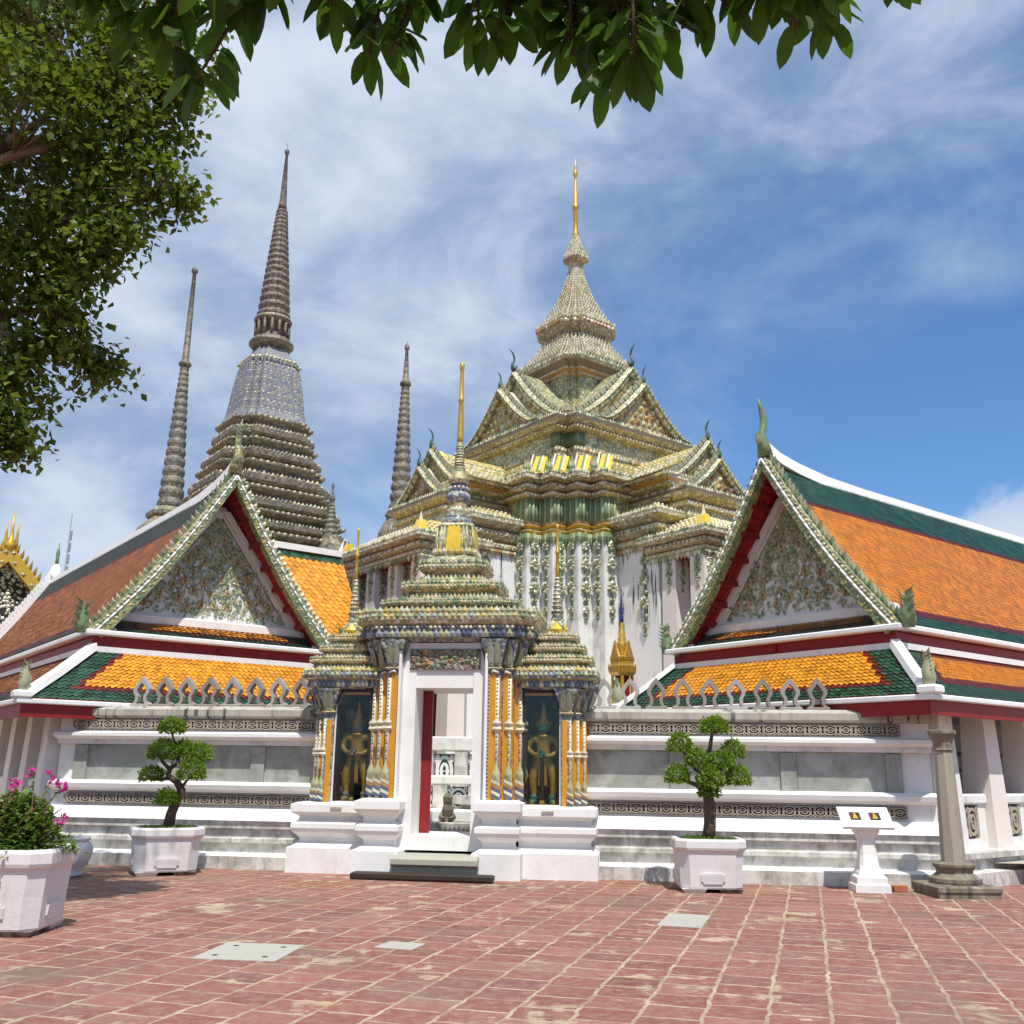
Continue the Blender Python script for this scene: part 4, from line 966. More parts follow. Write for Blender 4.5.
# ------------------------------------------------------------------ boundary wall, two lengths
def wall_len(label, t0, t1, fin, e0=0, e1=0):
    o = thing('boundary_wall', label, 'wall', wp(0,0), WALLROT)      # local x along the wall, local y away from the viewer
    b = MB(); b.box(t0, t1, 0, 1.25, 0, .185, white_old); b.loft([rect(t0, t1, .02, 1.2, .185), rect(t0, t1, .10, 1.2, .215)], white_clean); b.build('base', o)
    b = MB(); b.box(t0, t1, .34, 1.2, .2, .36, white_old); b.box(t0, t1, .27, 1.2, .36, .44, white_old, .012); b.box(t0, t1, .36, 1.2, .44, .58, white_old); b.build('stepped_course', o)
    b = MB(); b.box(t0, t1, .30, 1.2, .58, .70, white_old); b.loft([rect(t0, t1, .26, 1.2, .70), rect(t0, t1, .30, 1.2, .78), rect(t0, t1, .40, 1.2, .88)], white_clean); b.build('lower_ledge', o)
    a, c2 = t0+e0, t1-e1
    b = MB(); b.box(t0, t1, .46, 1.15, .88, 1.12, white); b.build('lower_course', o)
    b = MB(); lattice_panel(b, lambda x, y, z: (x, .43+y, z), a, c2, .92, 1.09, lattice_m, lattice_dark); b.build('lattice_band', o)
    b = MB(); b.loft([rect(t0, t1, .40, 1.15, 1.12), rect(t0, t1, .32, 1.15, 1.17), rect(t0, t1, .30, 1.15, 1.24), rect(t0, t1, .42, 1.15, 1.29)], white_clean); b.build('middle_ledge', o)
    b = MB(); b.box(t0, t1, .56, 1.1, 1.29, 1.88, white); b.build('panel_course', o)
    n = max(1, round((c2-a)/1.45)); st = (c2-a)/n
    for i in range(n):
        b = MB(); b.box(a+i*st+.13, a+(i+1)*st-.13, .54, .565, 1.29, 1.865, marble); b.build('marble_panel', o)
    for i in range(n+1):
        b = MB(); x = min(max(a+i*st, a+.12), c2-.12); b.box(x-.115, x+.115, .50, .558, 1.29, 1.86, marble, .01); b.build('marble_pilaster', o)
    b = MB(); b.box(t0, t1, .46, 1.1, 1.87, 1.95, white); b.loft([rect(t0, t1, .40, 1.1, 1.95), rect(t0, t1, .30, 1.1, 2.0), rect(t0, t1, .30, 1.1, 2.05), rect(t0, t1, .42, 1.1, 2.08)], white_clean); b.build('upper_ledge', o)
    b = MB(); b.box(t0, t1, .50, 1.1, 2.08, 2.30, white); b.build('upper_course', o)
    b = MB(); lattice_panel(b, lambda x, y, z: (x, .47+y, z), a, c2, 2.11, 2.28, lattice_m, lattice_dark); b.build('lattice_band', o)
    b = MB(); b.loft([rect(t0, t1, .44, 1.05, 2.30), rect(t0, t1, .40, 1.05, 2.34), rect(t0, t1, .40, 1.05, 2.44), rect(t0, t1, .52, 1.0, 2.50)], coping)
    rr = random.Random(int(t0*7))
    b.build('coping', o)
    for i, x in enumerate(fin):
        b = MB(); z = 2.50; y = .72
        b.box(x-.17, x+.17, y-.10, y+.10, z-.03, z+.045, finial_stone, .01)
        for sg in (-1, 1):                    # two S-curved legs meeting in a pointed head
            pts = [(.165,.04), (.105,.085), (.098,.17), (.142,.245), (.150,.30), (.085,.40), (.0,.50)]
            inn = [(.085,.04), (.052,.095), (.045,.17), (.082,.245), (.085,.285), (.045,.35), (.0,.405)]
            for (p, q), (r_, s_) in zip(zip(pts, inn), zip(pts[1:], inn[1:])):
                b.loft([[(x+sg*p[0], y-.075, z+p[1]), (x+sg*q[0], y-.075, z+q[1]), (x+sg*q[0], y+.075, z+q[1]), (x+sg*p[0], y+.075, z+p[1])][::sg],
                        [(x+sg*r_[0], y-.075, z+r_[1]), (x+sg*s_[0], y-.075, z+s_[1]), (x+sg*s_[0], y+.075, z+s_[1]), (x+sg*r_[0], y+.075, z+r_[1])][::sg]], finial_stone)
        b.build('crest_finial', o)
    return o
FL = [-6.45+.405*i for i in range(9)]
FR = [1.44+.415*i for i in range(9)]
wL = wall_len('left length of low white wall with marble panels, behind the leaning bonsai and the urn', -7.75, -2.6, FL, .30, .0)
wR = wall_len('right length of low white wall with marble panels, behind the sign stand', .9, 6.32, FR, .0, .42)

# ------------------------------------------------------------------ tiled gateway
gt = thing('gateway', 'ornate tiled gateway with a tiered spire roof, orange columns and two glazed side niches', 'gate', wp(-.99, 0), WALLROT)
def plinth(x0, x1, y0, y1, z, k=1.0):
    b = MB(); lv = [(.10,0), (.10,.36), (.02,.40), (-.03,.44)]
    lv += [(-.03,.50), (.05,.58), (.07,.64), (.07,.71), (-.02,.76), (-.02,.80)]
    if z > 1: lv += [(-.01,.84), (.07,.92), (.09,.95), (.09,1.06), (-.0,1.10)]
    else: lv += [(.0,.82), (.06,.86), (.08,.88), (.08,.99), (0,1.02)]
    b.loft([rect(x0-d, x1+d, y0-d*1.6, y1, zz) for d, zz in lv], white_clean)
    return b
for sg in (-1, 1):
    x0, x1 = sorted((sg*.64, sg*1.16)); plinth(x0, x1, -.42, 1.4, 1.1).build('plinth', gt)
    x0, x1 = sorted((sg*1.14, sg*2.26)); pb = plinth(x0, x1, -.12, 1.1, 1.0)
    pb.box(sg*1.62-.09, sg*1.62+.09, -.262, -.25, .915, .955, stone); pb.build('side_plinth', gt)
# door frame
b = MB()
for sg in (-1, 1):
    b.box(*sorted((sg*.455, sg*.66)), -.20, 1.0, .36, 3.46, white_clean)
    b.box(*sorted((sg*.66, sg*.70)), -.36, 1.0, 0.0, 3.44, white_clean)
b.box(-.455, .455, -.18, 1.0, 2.76, 3.46, white_clean); b.box(-.455, .455, -.19, 1.0, .36, .57, white_clean)
fr_ = b.build('door_frame', gt)
b = MB(); b.box(-.56, .56, -.222, -.185, 3.04, 3.36, relief_m)
rr = random.Random(11)
for i in range(60):
    x, z = rr.uniform(-.52,.52), rr.uniform(3.08,3.32); b.boss((x, -.224, z), (0,-1,0), rr.uniform(.02,.055), rr.choice([chip_g, chip_brown, relief_m, relief_m, chip_o]), .6, 6)
b.build('relief_panel', fr_)
b = MB(); b.box(-.452, -.30, .35, .42, .575, 2.755, red_paint); b.box(-.45, -.32, .34, .349, .62, 2.70, red_paint)
b.build('door_leaf', gt)
# clustered columns: three stepped orange panels with beaded ribs on each side, two faces each
def rib(b, x, y, z0, z1, o, s=1.0):
    t = (-o[1], o[0]); b.lathe([(.032*s,z0), (.032*s,z1)], chip_w, 6, (x, y))
    k = int((z1-z0)/.055)
    for i in range(k): b.boss((x+o[0]*.03*s, y+o[1]*.03*s, z0+(i+.5)*(z1-z0)/k), o+(0,), .016*s, [chip_b, chip_w][i % 2], .9, 4)
    zc = z0+(z1-z0)*.60
    for sg in (-1, 1): b.spike((x+o[0]*.02, y+o[1]*.02, zc), o, sg*.12*s, .12*s, chip_w, .2)
    # lotus foot: green flame over striped blue chevrons
    zf = z0+.24*s
    b.mesh([(x-t[0]*.055*s+o[0]*.03, y-t[1]*.055*s+o[1]*.03, zf), (x+t[0]*.055*s+o[0]*.03, y+t[1]*.055*s+o[1]*.03, zf), (x+t[0]*.06*s+o[0]*.04, y+t[1]*.06*s+o[1]*.04, zf+.15*s), (x+o[0]*.03, y+o[1]*.03, zf+.32*s), (x-t[0]*.06*s+o[0]*.04, y-t[1]*.06*s+o[1]*.04, zf+.15*s), (x+o[0]*.075, y+o[1]*.075, zf+.12*s)], [(0,1,5), (1,2,5), (2,3,5), (3,4,5), (4,0,5)], chip_lg)
    for i, mt in enumerate((chip_b, chip_w, chip_b, chip_o, chip_w)):
        z = z0+i*.05*s; b.mesh([(x-t[0]*.065*s+o[0]*.045, y-t[1]*.065*s+o[1]*.045, z+.05*s), (x+t[0]*.065*s+o[0]*.045, y+t[1]*.065*s+o[1]*.045, z-.01*s), (x+t[0]*.065*s+o[0]*.045, y+t[1]*.065*s+o[1]*.045, z+.05*s), (x-t[0]*.065*s+o[0]*.045, y-t[1]*.065*s+o[1]*.045, z+.11*s)], [(0,1,2,3)], mt)
def capital(b, x, y0, y1, x0, x1, z0, z1):
    b.loft([rect(x0-d, x1+d, y0-d, y1, z) for d, z in ((.0,z0), (.03,z0+.03), (-.01,z0+.06), (.0,z0+.10), (.10,z1))], [mos_blue, mos_ochre, mos_green, mos_blue])
    n = max(2, round((x1-x0)/.10))
    for i in range(n):
        u = (i+.5)/n; xx = x0+(x1-x0)*u; b.leafpanel(xx, y0-.02, (0,-1), z0+.10, z1, .09)
    n = max(2, round((y1-y0)/.10))
    for i in range(n):
        yy = y0+(y1-y0)*(i+.5)/n
        for sg, xx in ((-1, x0-.02), (1, x1+.02)): b.leafpanel(xx, yy, (sg,0), z0+.10, z1, .09)
def _lp(s, x, y, o, z0, z1, w):
    t = (-o[1], o[0]); h = z1-z0
    def P(a, u, out): return (x+t[0]*a+o[0]*(out+.1*u), y+t[1]*a+o[1]*(out+.1*u), z0+h*u)
    s.mesh([P(-w/2,0,.012), P(w/2,0,.012), P(w*.55,.6,.02), P(0,1.0,.03), P(-w*.55,.6,.02)], [(0,1,2,3,4)], chip_pb)
    s.mesh([P(-w*.33,.04,.02), P(w*.33,.04,.02), P(w*.36,.58,.03), P(0,.88,.045), P(-w*.36,.58,.03)], [(0,1,2,3,4)], flute_b if random.random() < .7 else chip_lg)
MB.leafpanel = _lp
for sg in (-1, 1):
    b = MB()
    st = [(.70,.885,-.30), (.885,1.05,-.14), (1.05,1.20,.02)]          # x0, x1, front y
    for j, (x0, x1, yf) in enumerate(st):
        b.box(*sorted((sg*x0, sg*x1)), yf, .9, 1.08, 3.02, mos_blue)
        xm = (x0+x1)/2-.012; b.box(*sorted((sg*(xm-.045-.012*(j == 0)), sg*(xm+.045))), yf-.012, yf+.01, 1.10, 2.93, orange_p)
        b.boss((sg*xm, yf-.012, 2.93), (0,-1,0), .05, orange_p, .2, 8)
        rib(b, sg*(x1-.035), yf-.01, 1.10, 2.9, (0,-1))
        # outward faces
        nxt = st[j+1][2] if j < 2 else .30
        b.box(*sorted((sg*(x1-.005), sg*(x1+.010))), yf+.05, nxt-.02 if j < 2 else nxt, 1.10, 2.93, orange_p)
        b.tube([(sg*(xm-.03), yf-.02, 2.98), (sg*xm, yf-.04, 3.01), (sg*(x1-.02), yf-.02, 2.98)], .022, chip_w, 5)
    rib(b, sg*1.21, .12, 1.10, 2.9, (sg,0)); 
    b.box(*sorted((sg*.702, sg*.722)), -.312, -.29, 1.1, 3.0, chip_b)
    for i in range(34): b.boss((sg*.712, -.314, 1.12+i*.055), (0,-1,0), .014, chip_w, .8, 4)
    # capitals step with the shafts
    for j, (x0, x1, yf) in enumerate(st): capital(b, 0, yf-.02, .9, *sorted((sg*(x0+.0), sg*(x1+.015))), 3.02+.001*j, 3.50)
    b.build('column_cluster', gt)
# entablature and tiered roof
GP = stair(1.30, .42, 3)
GP = [(x, y*.60) for x, y in GP]
def gc(p): return [(x, y+.48) for x, y in p]
def gtier(b, d0, z0, mats, r=1.0): pass
b = MB(); P0 = gc(GP)
tiers(b, P0, [(-.08,3.47), (-.02,3.52), (.06,3.60), (.06,3.70), (.12,3.74), (.15,3.80), (.15,3.90), (.08,3.97)], [mos_blue, mos_blue, mos_blue, mos_ochre, mos_cream, mos_green])
b.spikes(offset(P0, .065), 3.53, .15, .085, .09, [chip_pb, chip_b, chip_lg, chip_pb]); b.bosses(offset(P0, .15), 3.85, .045, .10, [chip_lg, chip_pb, chip_y, chip_lg, chip_g]); b.spikes(offset(P0, .14), 3.89, .12, .08, .085, [chip_w, chip_y, chip_lg, chip_lg])
b.bosses(offset(P0, .1), 3.68, .03, .07, [chip_w, chip_b]); b.build('cornice', gt)
def tier_ring(name, hx, z0, z1, yw=.62, kind=0):
    b = MB(); pl = gc([(x*hx/1.3, y*hx/1.3*(yw/.60)) for x, y in GP]); h = z1-z0
    tiers(b, pl, [(.16,z0-.02), (-.04,z0+h*.30), (-.04,z0+h*.42), (.04,z0+h*.52), (.08,z0+h*.62), (.08,z0+h*.82), (.02,z1), (-.12,z1+.02)], [mos_ochre, mos_green, mos_cream, mos_blue if kind else mos_ochre, mos_green, mos_cream])
    b.spikes(offset(pl, .05), z0+h*.04, h*.32, h*.18, h*.20, [chip_y, chip_w, chip_lg, chip_lg, chip_g], .1); b.bosses(offset(pl, .085), z0+h*.72, h*.09, h*.20, [chip_lg, chip_cr, chip_khaki, chip_g]); b.spikes(offset(pl, .07), z0+h*.80, h*.30, h*.17, h*.19, [chip_cr, chip_lg, chip_lg, chip_g, chip_g], .1)
    b.build(name, gt)
tier_ring('roof_tier', 1.04, 3.95, 4.17, .60); tier_ring('roof_tier', .74, 4.16, 4.48, .66); tier_ring('roof_tier', .48, 4.47, 4.84, .80)
b = MB(); pl = stair(1.0, .42, 3); c_ = (0,.48)
b.loft([[(x*r+c_[0], y*r+c_[1], z) for x, y in pl] for r, z in ((.46,4.84), (.40,4.90), (.33,4.94), (.34,5.0), (.315,5.25), (.285,5.46), (.26,5.52))], mos_green)
for k in range(4):
    T = ((lambda x, y: (x,y)), (lambda x, y: (-y,x)), (lambda x, y: (-x,-y)), (lambda x, y: (y,-x)))[k]
    b.loft([[(T(r, y)[0]+c_[0], T(r, y)[1]+c_[1], z) for r, y in ((rr_, -w), (rr_+.02, -w), (rr_+.02, w), (rr_, w))] for rr_, w, z in ((.325,.125,5.0), (.315,.12,5.2), (.29,.10,5.40), (.28,.085,5.46))], yellow_p)
    for y in (-.19, -.25, .19, .25):
        b.tube([T(.335, y*1.0)[0:1] and (T(.335,y)[0]+c_[0], T(.335,y)[1]+c_[1], 5.0), (T(.285,y*.82)[0]+c_[0], T(.285,y*.82)[1]+c_[1], 5.47)], .018, [chip_w, chip_lg][abs(int(y*100)) % 2], 5)
b.spikes(shift(scaled(pl, .345), c_), 4.96, .13, .08, .09, [chip_w, chip_y]); b.spikes(shift(scaled(pl, .29), c_), 5.50, -.10, .07, .08, [chip_w, chip_lg]); b.build('bell', gt)
b = MB(); b.lathe([(.26,5.5), (.28,5.54), (.235,5.62), (.20,5.66), (.23,5.72), (.23,5.76), (.17,5.80), (.16,5.92), (.21,5.98), (.21,6.05), (.15,6.1), (.15,6.24), (.185,6.28), (.185,6.34), (.13,6.38), (.12,6.46)], [mos_blue, mos_blue, chip_b, mos_cream, mos_ochre, mos_green, mos_ochre, mos_blue], 14, c_)
for i in range(14): a = 2*math.pi*i/14; b.boss((c_[0]+.17*math.cos(a), c_[1]+.17*math.sin(a), 6.16), (math.cos(a), math.sin(a), 0), .03, chip_w, .8, 5)
ring = [(.10,6.44)]
for i in range(11): z = 6.46+i*.05; r = .105-.004*i; ring += [(r*.85,z), (r,z+.015), (r,z+.03), (r*.85,z+.045)]
b.lathe(ring, [mos_cream, mos_ring, mos_cream], 10, c_); b.build('neck', gt)
b = MB(); b.lathe([(.055,6.98), (.056,7.1), (.048,7.5), (.038,7.72), (.052,7.76), (.052,7.8), (.038,7.84), (.033,8.34), (.044,8.38), (.044,8.46), (.015,8.5)], gold, 10, c_); b.build('spire', gt)
# side turrets with glazed niches
for sg in (-1, 1):
    cx = sg*1.70; b = MB()
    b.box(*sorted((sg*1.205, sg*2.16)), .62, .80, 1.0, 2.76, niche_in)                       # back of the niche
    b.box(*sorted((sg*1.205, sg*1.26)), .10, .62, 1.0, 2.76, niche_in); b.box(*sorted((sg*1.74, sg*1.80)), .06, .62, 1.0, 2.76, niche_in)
    b.box(*sorted((sg*1.21, sg*1.79)), -.02, .62, 1.0, 1.035, white_clean); b.box(*sorted((sg*1.21, sg*1.79)), .0, .62, 2.70, 2.77, dark_wood)
    rr = random.Random(21)
    for i in range(70): b.boss((sg*(1.28+rr.random()*.44), .618, 1.2+rr.random()*1.4), (0,-1,0), rr.uniform(.02,.05), gold_y if rr.random() < .35 else niche_in, .4, 5)
    nb = b.build('niche', gt)
    b = MB(); b.box(*sorted((sg*1.235, sg*1.775)), .015, .023, 1.04, 2.68, glass); b.build('glass_pane', nb)
    b = MB(); b.box(*sorted((sg*1.212, sg*1.237)), .0, .03, 1.04, 2.70, dark_wood); b.box(*sorted((sg*1.773, sg*1.795)), .0, .03, 1.04, 2.70, white_clean); b.box(*sorted((sg*1.237, sg*1.773)), .0, .03, 2.66, 2.70, chip_o); b.build('glass_frame', nb)
    b = MB(); st = [(1.80,1.96,-.04), (1.96,2.07,.08), (2.07,2.16,.20)]
    for j, (x0, x1, yf) in enumerate(st):
        b.box(*sorted((sg*x0, sg*x1)), yf, .8, 1.0, 2.36, mos_blue); xm = (x0+x1)/2-.012
        b.box(*sorted((sg*(xm-.035-.012*(j == 0)), sg*(xm+.03))), yf-.012, yf+.01, 1.02, 2.28, orange_p); rib(b, sg*(x1-.02), yf-.01, 1.02, 2.28, (0,-1), .72)
        nxt = st[j+1][2] if j < 2 else .5
        b.box(*sorted((sg*(x1-.005), sg*(x1+.010))), yf+.04, nxt-.015 if j < 2 else nxt, 1.02, 2.28, orange_p)
        capital(b, 0, yf-.015, .8, *sorted((sg*x0, sg*(x1+.012))), 2.36+.001*j, 2.76)
    b.build('niche_column', gt)
    TP = [(x+cx, y+.40) for x, y in [(x, y*.86) for x, y in stair(.52, .20, 3)]]
    b = MB(); tiers(b, TP, [(-.02,2.75), (.06,2.80), (.06,2.88), (.13,2.92), (.14,3.02), (.06,3.06)], [mos_blue, mos_blue, mos_ochre, mos_blue, mos_cream])
    b.spikes(offset(TP, .065), 2.78, .11, .07, .085, [chip_pb, chip_b, chip_lg]); b.bosses(offset(TP, .145), 2.97, .035, .08, [chip_pb, chip_lg, chip_lg, chip_g]); b.spikes(offset(TP, .12), 3.01, .09, .075, .085, [chip_w, chip_y]); b.build('turret_cornice', gt)
    for hx, z0, z1 in ((.54,3.05,3.25), (.42,3.25,3.44), (.31,3.44,3.62)):
        b = MB(); pl = [(x*hx/.52+cx, y*hx/.52*.92+.40) for x, y in stair(.52, .20, 3)]; h = z1-z0
        tiers(b, pl, [(.06,z0-.01), (-.03,z0+h*.3), (-.03,z0+h*.45), (.04,z0+h*.6), (.04,z0+h*.85), (-.06,z1+.01)], [mos_ochre, mos_green, mos_cream, mos_ochre, mos_green])
        b.spikes(offset(pl, .0), z0+h*.02, h*.42, h*.26, h*.30, [chip_cr, chip_khaki, chip_lg]); b.spikes(offset(pl, .03), z0+h*.83, h*.34, h*.26, h*.30, [chip_cr, chip_lg, chip_khaki, chip_g]); b.bosses(offset(pl, .042), z0+h*.72, h*.11, h*.26, [chip_cr, chip_khaki]); b.build('turret_tier', gt)
    b = MB(); b.loft([[(x*r+cx, y*r+.40, z) for x, y in stair(1, .4, 2)] for r, z in ((.19,3.60), (.15,3.65), (.125,3.67), (.12,3.78), (.095,3.87))], mos_green)
    for o in ((1,0), (-1,0), (0,1), (0,-1)): b.spike((cx+o[0]*.115, .40+o[1]*.115, 3.66), o, .20, .15, yellow_p, -.1)
    b.spikes(shift(scaled(stair(1, .4, 2), .15), (cx,.40)), 3.62, .08, .06, .07, [chip_w, chip_y])
    pr = [(.10,3.86), (.11,3.90), (.075,3.97), (.10,4.0), (.10,4.04), (.065,4.06)]
    for i in range(8): z = 4.08+i*.065; r = .085-.006*i; pr += [(r*.8,z), (r,z+.02), (r,z+.04), (r*.8,z+.06)]
    b.lathe(pr, [mos_cream, mos_blue, mos_cream, mos_ring], 10, (cx,.40)); b.build('turret_bell', gt)
    b = MB(); b.lathe([(.03,4.58), (.03,4.75), (.025,4.98), (.04,5.0), (.04,5.03), (.022,5.06), (.018,5.42), (.028,5.45), (.01,5.5)], gold, 8, (cx,.40)); b.build('turret_spire', gt)
# doorstep and loose board
b = MB(); b.box(-.62, .66, -.62, .2, 0, .17, step_stone); b.loft([rect(-.62, .66, -.66, -.05, .17), rect(-.62, .66, -.72, -.05, .20), rect(-.62, .66, -.72, -.05, .27), rect(-.62, .66, -.66, -.05, .32)], step_stone)
tag(b.build('doorstep', None, wp(-.99, 0), (0,0,WALLROT)), 'mossy grey stone step below the gateway door', 'step')
b = MB(); b.loft([rect(-1.10, .92, -.97, -.76, .0), rect(-1.12, .94, -.99, -.74, .03), rect(-1.12, .94, -.99, -.74, .08), rect(-1.09, .91, -.96, -.77, .10)], dark_wood)
tag(b.build('wooden_board', None, wp(-.99, 0), (0,0,WALLROT-.02)), 'dark worn wooden board lying on the bricks before the doorstep', 'board')

# ------------------------------------------------------------------ guardian figures in the niches
def skin_body(name, joints, edges, mat_, parent=None, loc=(0,0,0), rz=0, sub=1):
    me = bpy.data.meshes.new(name); me.from_pydata([j[0] for j in joints], edges, []); me.update()
    o = bpy.data.objects.new(name, me); COL.objects.link(o); o.location = loc; o.rotation_euler = (0,0,rz)
    md = o.modifiers.new('Skin', 'SKIN'); md.use_smooth_shade = True
    for i, j in enumerate(joints):
        r = j[1]; d = me.skin_vertices[0].data[i]; d.radius = r if isinstance(r, tuple) else (r, r); d.use_root = (i == 0)
    sb = o.modifiers.new('Sub', 'SUBSURF'); sb.levels = sub; sb.render_levels = sub
    me.materials.append(mat_); o.parent = parent; return o
def guardian(label, loc, face):
    j = [((0,0,.82), (.13,.10)), ((0,-.01,.98), (.115,.09)), ((0,-.02,1.12), (.145,.10)), ((0,-.01,1.24), (.13,.085)), ((0,-.01,1.31), (.055,.055)), ((0,-.02,1.39), (.075,.082)), ((0,-.02,1.47), (.07,.078)),
         ((-.10,0,.78), .10), ((-.17,-.05,.46), .075), ((-.15,.0,.12), .052), ((-.16,-.03,.04), .045), ((-.18,-.16,.03), (.045,.03)),
         ((.10,0,.78), .10), ((.17,-.05,.46), .075), ((.15,.0,.12), .052), ((.16,-.03,.04), .045), ((.18,-.16,.03), (.045,.03)),
         ((-.18,0,1.23), .065), ((-.26,-.02,1.04), .05), ((-.13,-.15,.92), .042), ((-.03,-.20,.95), .035),
         ((.18,0,1.23), .065), ((.26,-.02,1.04), .05), ((.13,-.15,.90), .042), ((.03,-.20,.91), .035)]
    e = [(0,1), (1,2), (2,3), (3,4), (4,5), (5,6), (0,7), (7,8), (8,9), (9,10), (10,11), (0,12), (12,13), (13,14), (14,15), (15,16), (3,17), (17,18), (18,19), (19,20), (3,21), (21,22), (22,23), (23,24)]
    o = skin_body('guardian_statue', j, e, statue_gold, None, loc, WALLROT)
    tag(o, label, 'statue')
    f = MB()      # painted face mask with bulging eyes, nose, mouth
    f.lathe([(.02,1.32), (.075,1.345), (.09,1.40), (.088,1.47), (.07,1.51)], face, 12, (0,-.035))
    for sg in (-1, 1): f.boss((sg*.035,-.118,1.435), (0,-1,0), .02, chip_w, .8, 8); f.boss((sg*.092,-.03,1.42), (sg,0,0), .03, statue_gold, .6, 6)
    f.mesh([(-.015,-.12,1.44), (.015,-.12,1.44), (.022,-.122,1.395), (-.022,-.122,1.395), (0,-.148,1.40)], [(0,1,4), (1,2,4), (2,3,4), (3,0,4)], face); f.box(-.03,.03,-.13,-.115,1.365,1.378, dark_wood)
    f.build('face_mask', o)
    f = MB(); f.lathe([(.088,1.48), (.105,1.50), (.10,1.54), (.08,1.56), (.085,1.59), (.06,1.64), (.062,1.67), (.04,1.74), (.022,1.86), (.006,1.98)], statue_gold, 12, (0,-.02))
    for sg in (-1, 1): f.spike((sg*.10,-.02,1.44), (sg,0), .18, .06, statue_gold, .2)
    f.build('crown', o)
    f = MB(); f.tube([(0,-.235,.02), (0,-.235,.50), (0,-.232,.86), (0,-.23,1.0)], [.03,.035,.026,.034], dark_wood, 8); f.lathe([(.045,.0), (.045,.05), (.03,.08)], statue_gold, 8, (0,-.235)); f.build('club', o)
    f = MB()      # hands folded over the club, each with fingers and a thumb
    for sg, z in ((-1,.955), (1,.905)):
        f.tube([(sg*.06,-.185,z), (sg*.03,-.20,z), (sg*.0,-.20,z+.003)], [.032,.034,.028], face, 8)
        for k in range(4):
            zz = z+.026-.017*k; L = (.95,1.05,1.0,.85)[k]
            f.tube([(sg*.025,-.225,zz), (-sg*.005*L,-.262,zz), (-sg*.03*L,-.258,zz), (-sg*.038*L,-.232,zz)], [.0095,.009,.008,.006], face, 6)
        f.tube([(sg*.045,-.205,z+.03), (sg*.025,-.235,z+.048), (sg*.0,-.25,z+.046)], [.012,.010,.007], face, 6)
    f.build('hands', o)
    f = MB()
    for sg in (-1, 1):
        for k in range(2): f.spike((sg*(.21-.0*k), .0, 1.25-.02*k), (sg*.9,-.2), .12, .12, statue_gold, 1.0)
        for z, w in ((.62,.15), (.50,.20)): f.spike((sg*w*1.2, -.02, z), (sg, -.1), .13, .10, statue_gold, 1.3)
        f.lathe([(.062,.10), (.075,.14), (.062,.18)], face, 8, (sg*.15,0)); f.lathe([(.055,.02), (.07,.05), (.055,.09)], face, 8, (sg*.165,-.05))
    f.lathe([(.15,.80), (.165,.84), (.15,.88)], gold_y, 12); f.mesh([(-.05,-.13,.85), (.05,-.13,.85), (.075,-.16,.35), (-.075,-.16,.35)], [(0,1,2,3)], gold_y)
    f.lathe([(.10,1.25), (.13,1.27), (.09,1.31)], gold_y, 12, (0,-.01)); f.build('ornaments', o)
    o.scale = (.98,.98,.80)
    return o
p = wp(-.99-1.49, -.30, 1.035); guardian('gilded guardian statue with a pale face and hands in a glazed niche of the gateway', p, statue_pale)
p = wp(-.99+1.50, -.30, 1.035); guardian('gilded guardian statue with a green face and hands in a glazed niche of the gateway', p, statue_green)

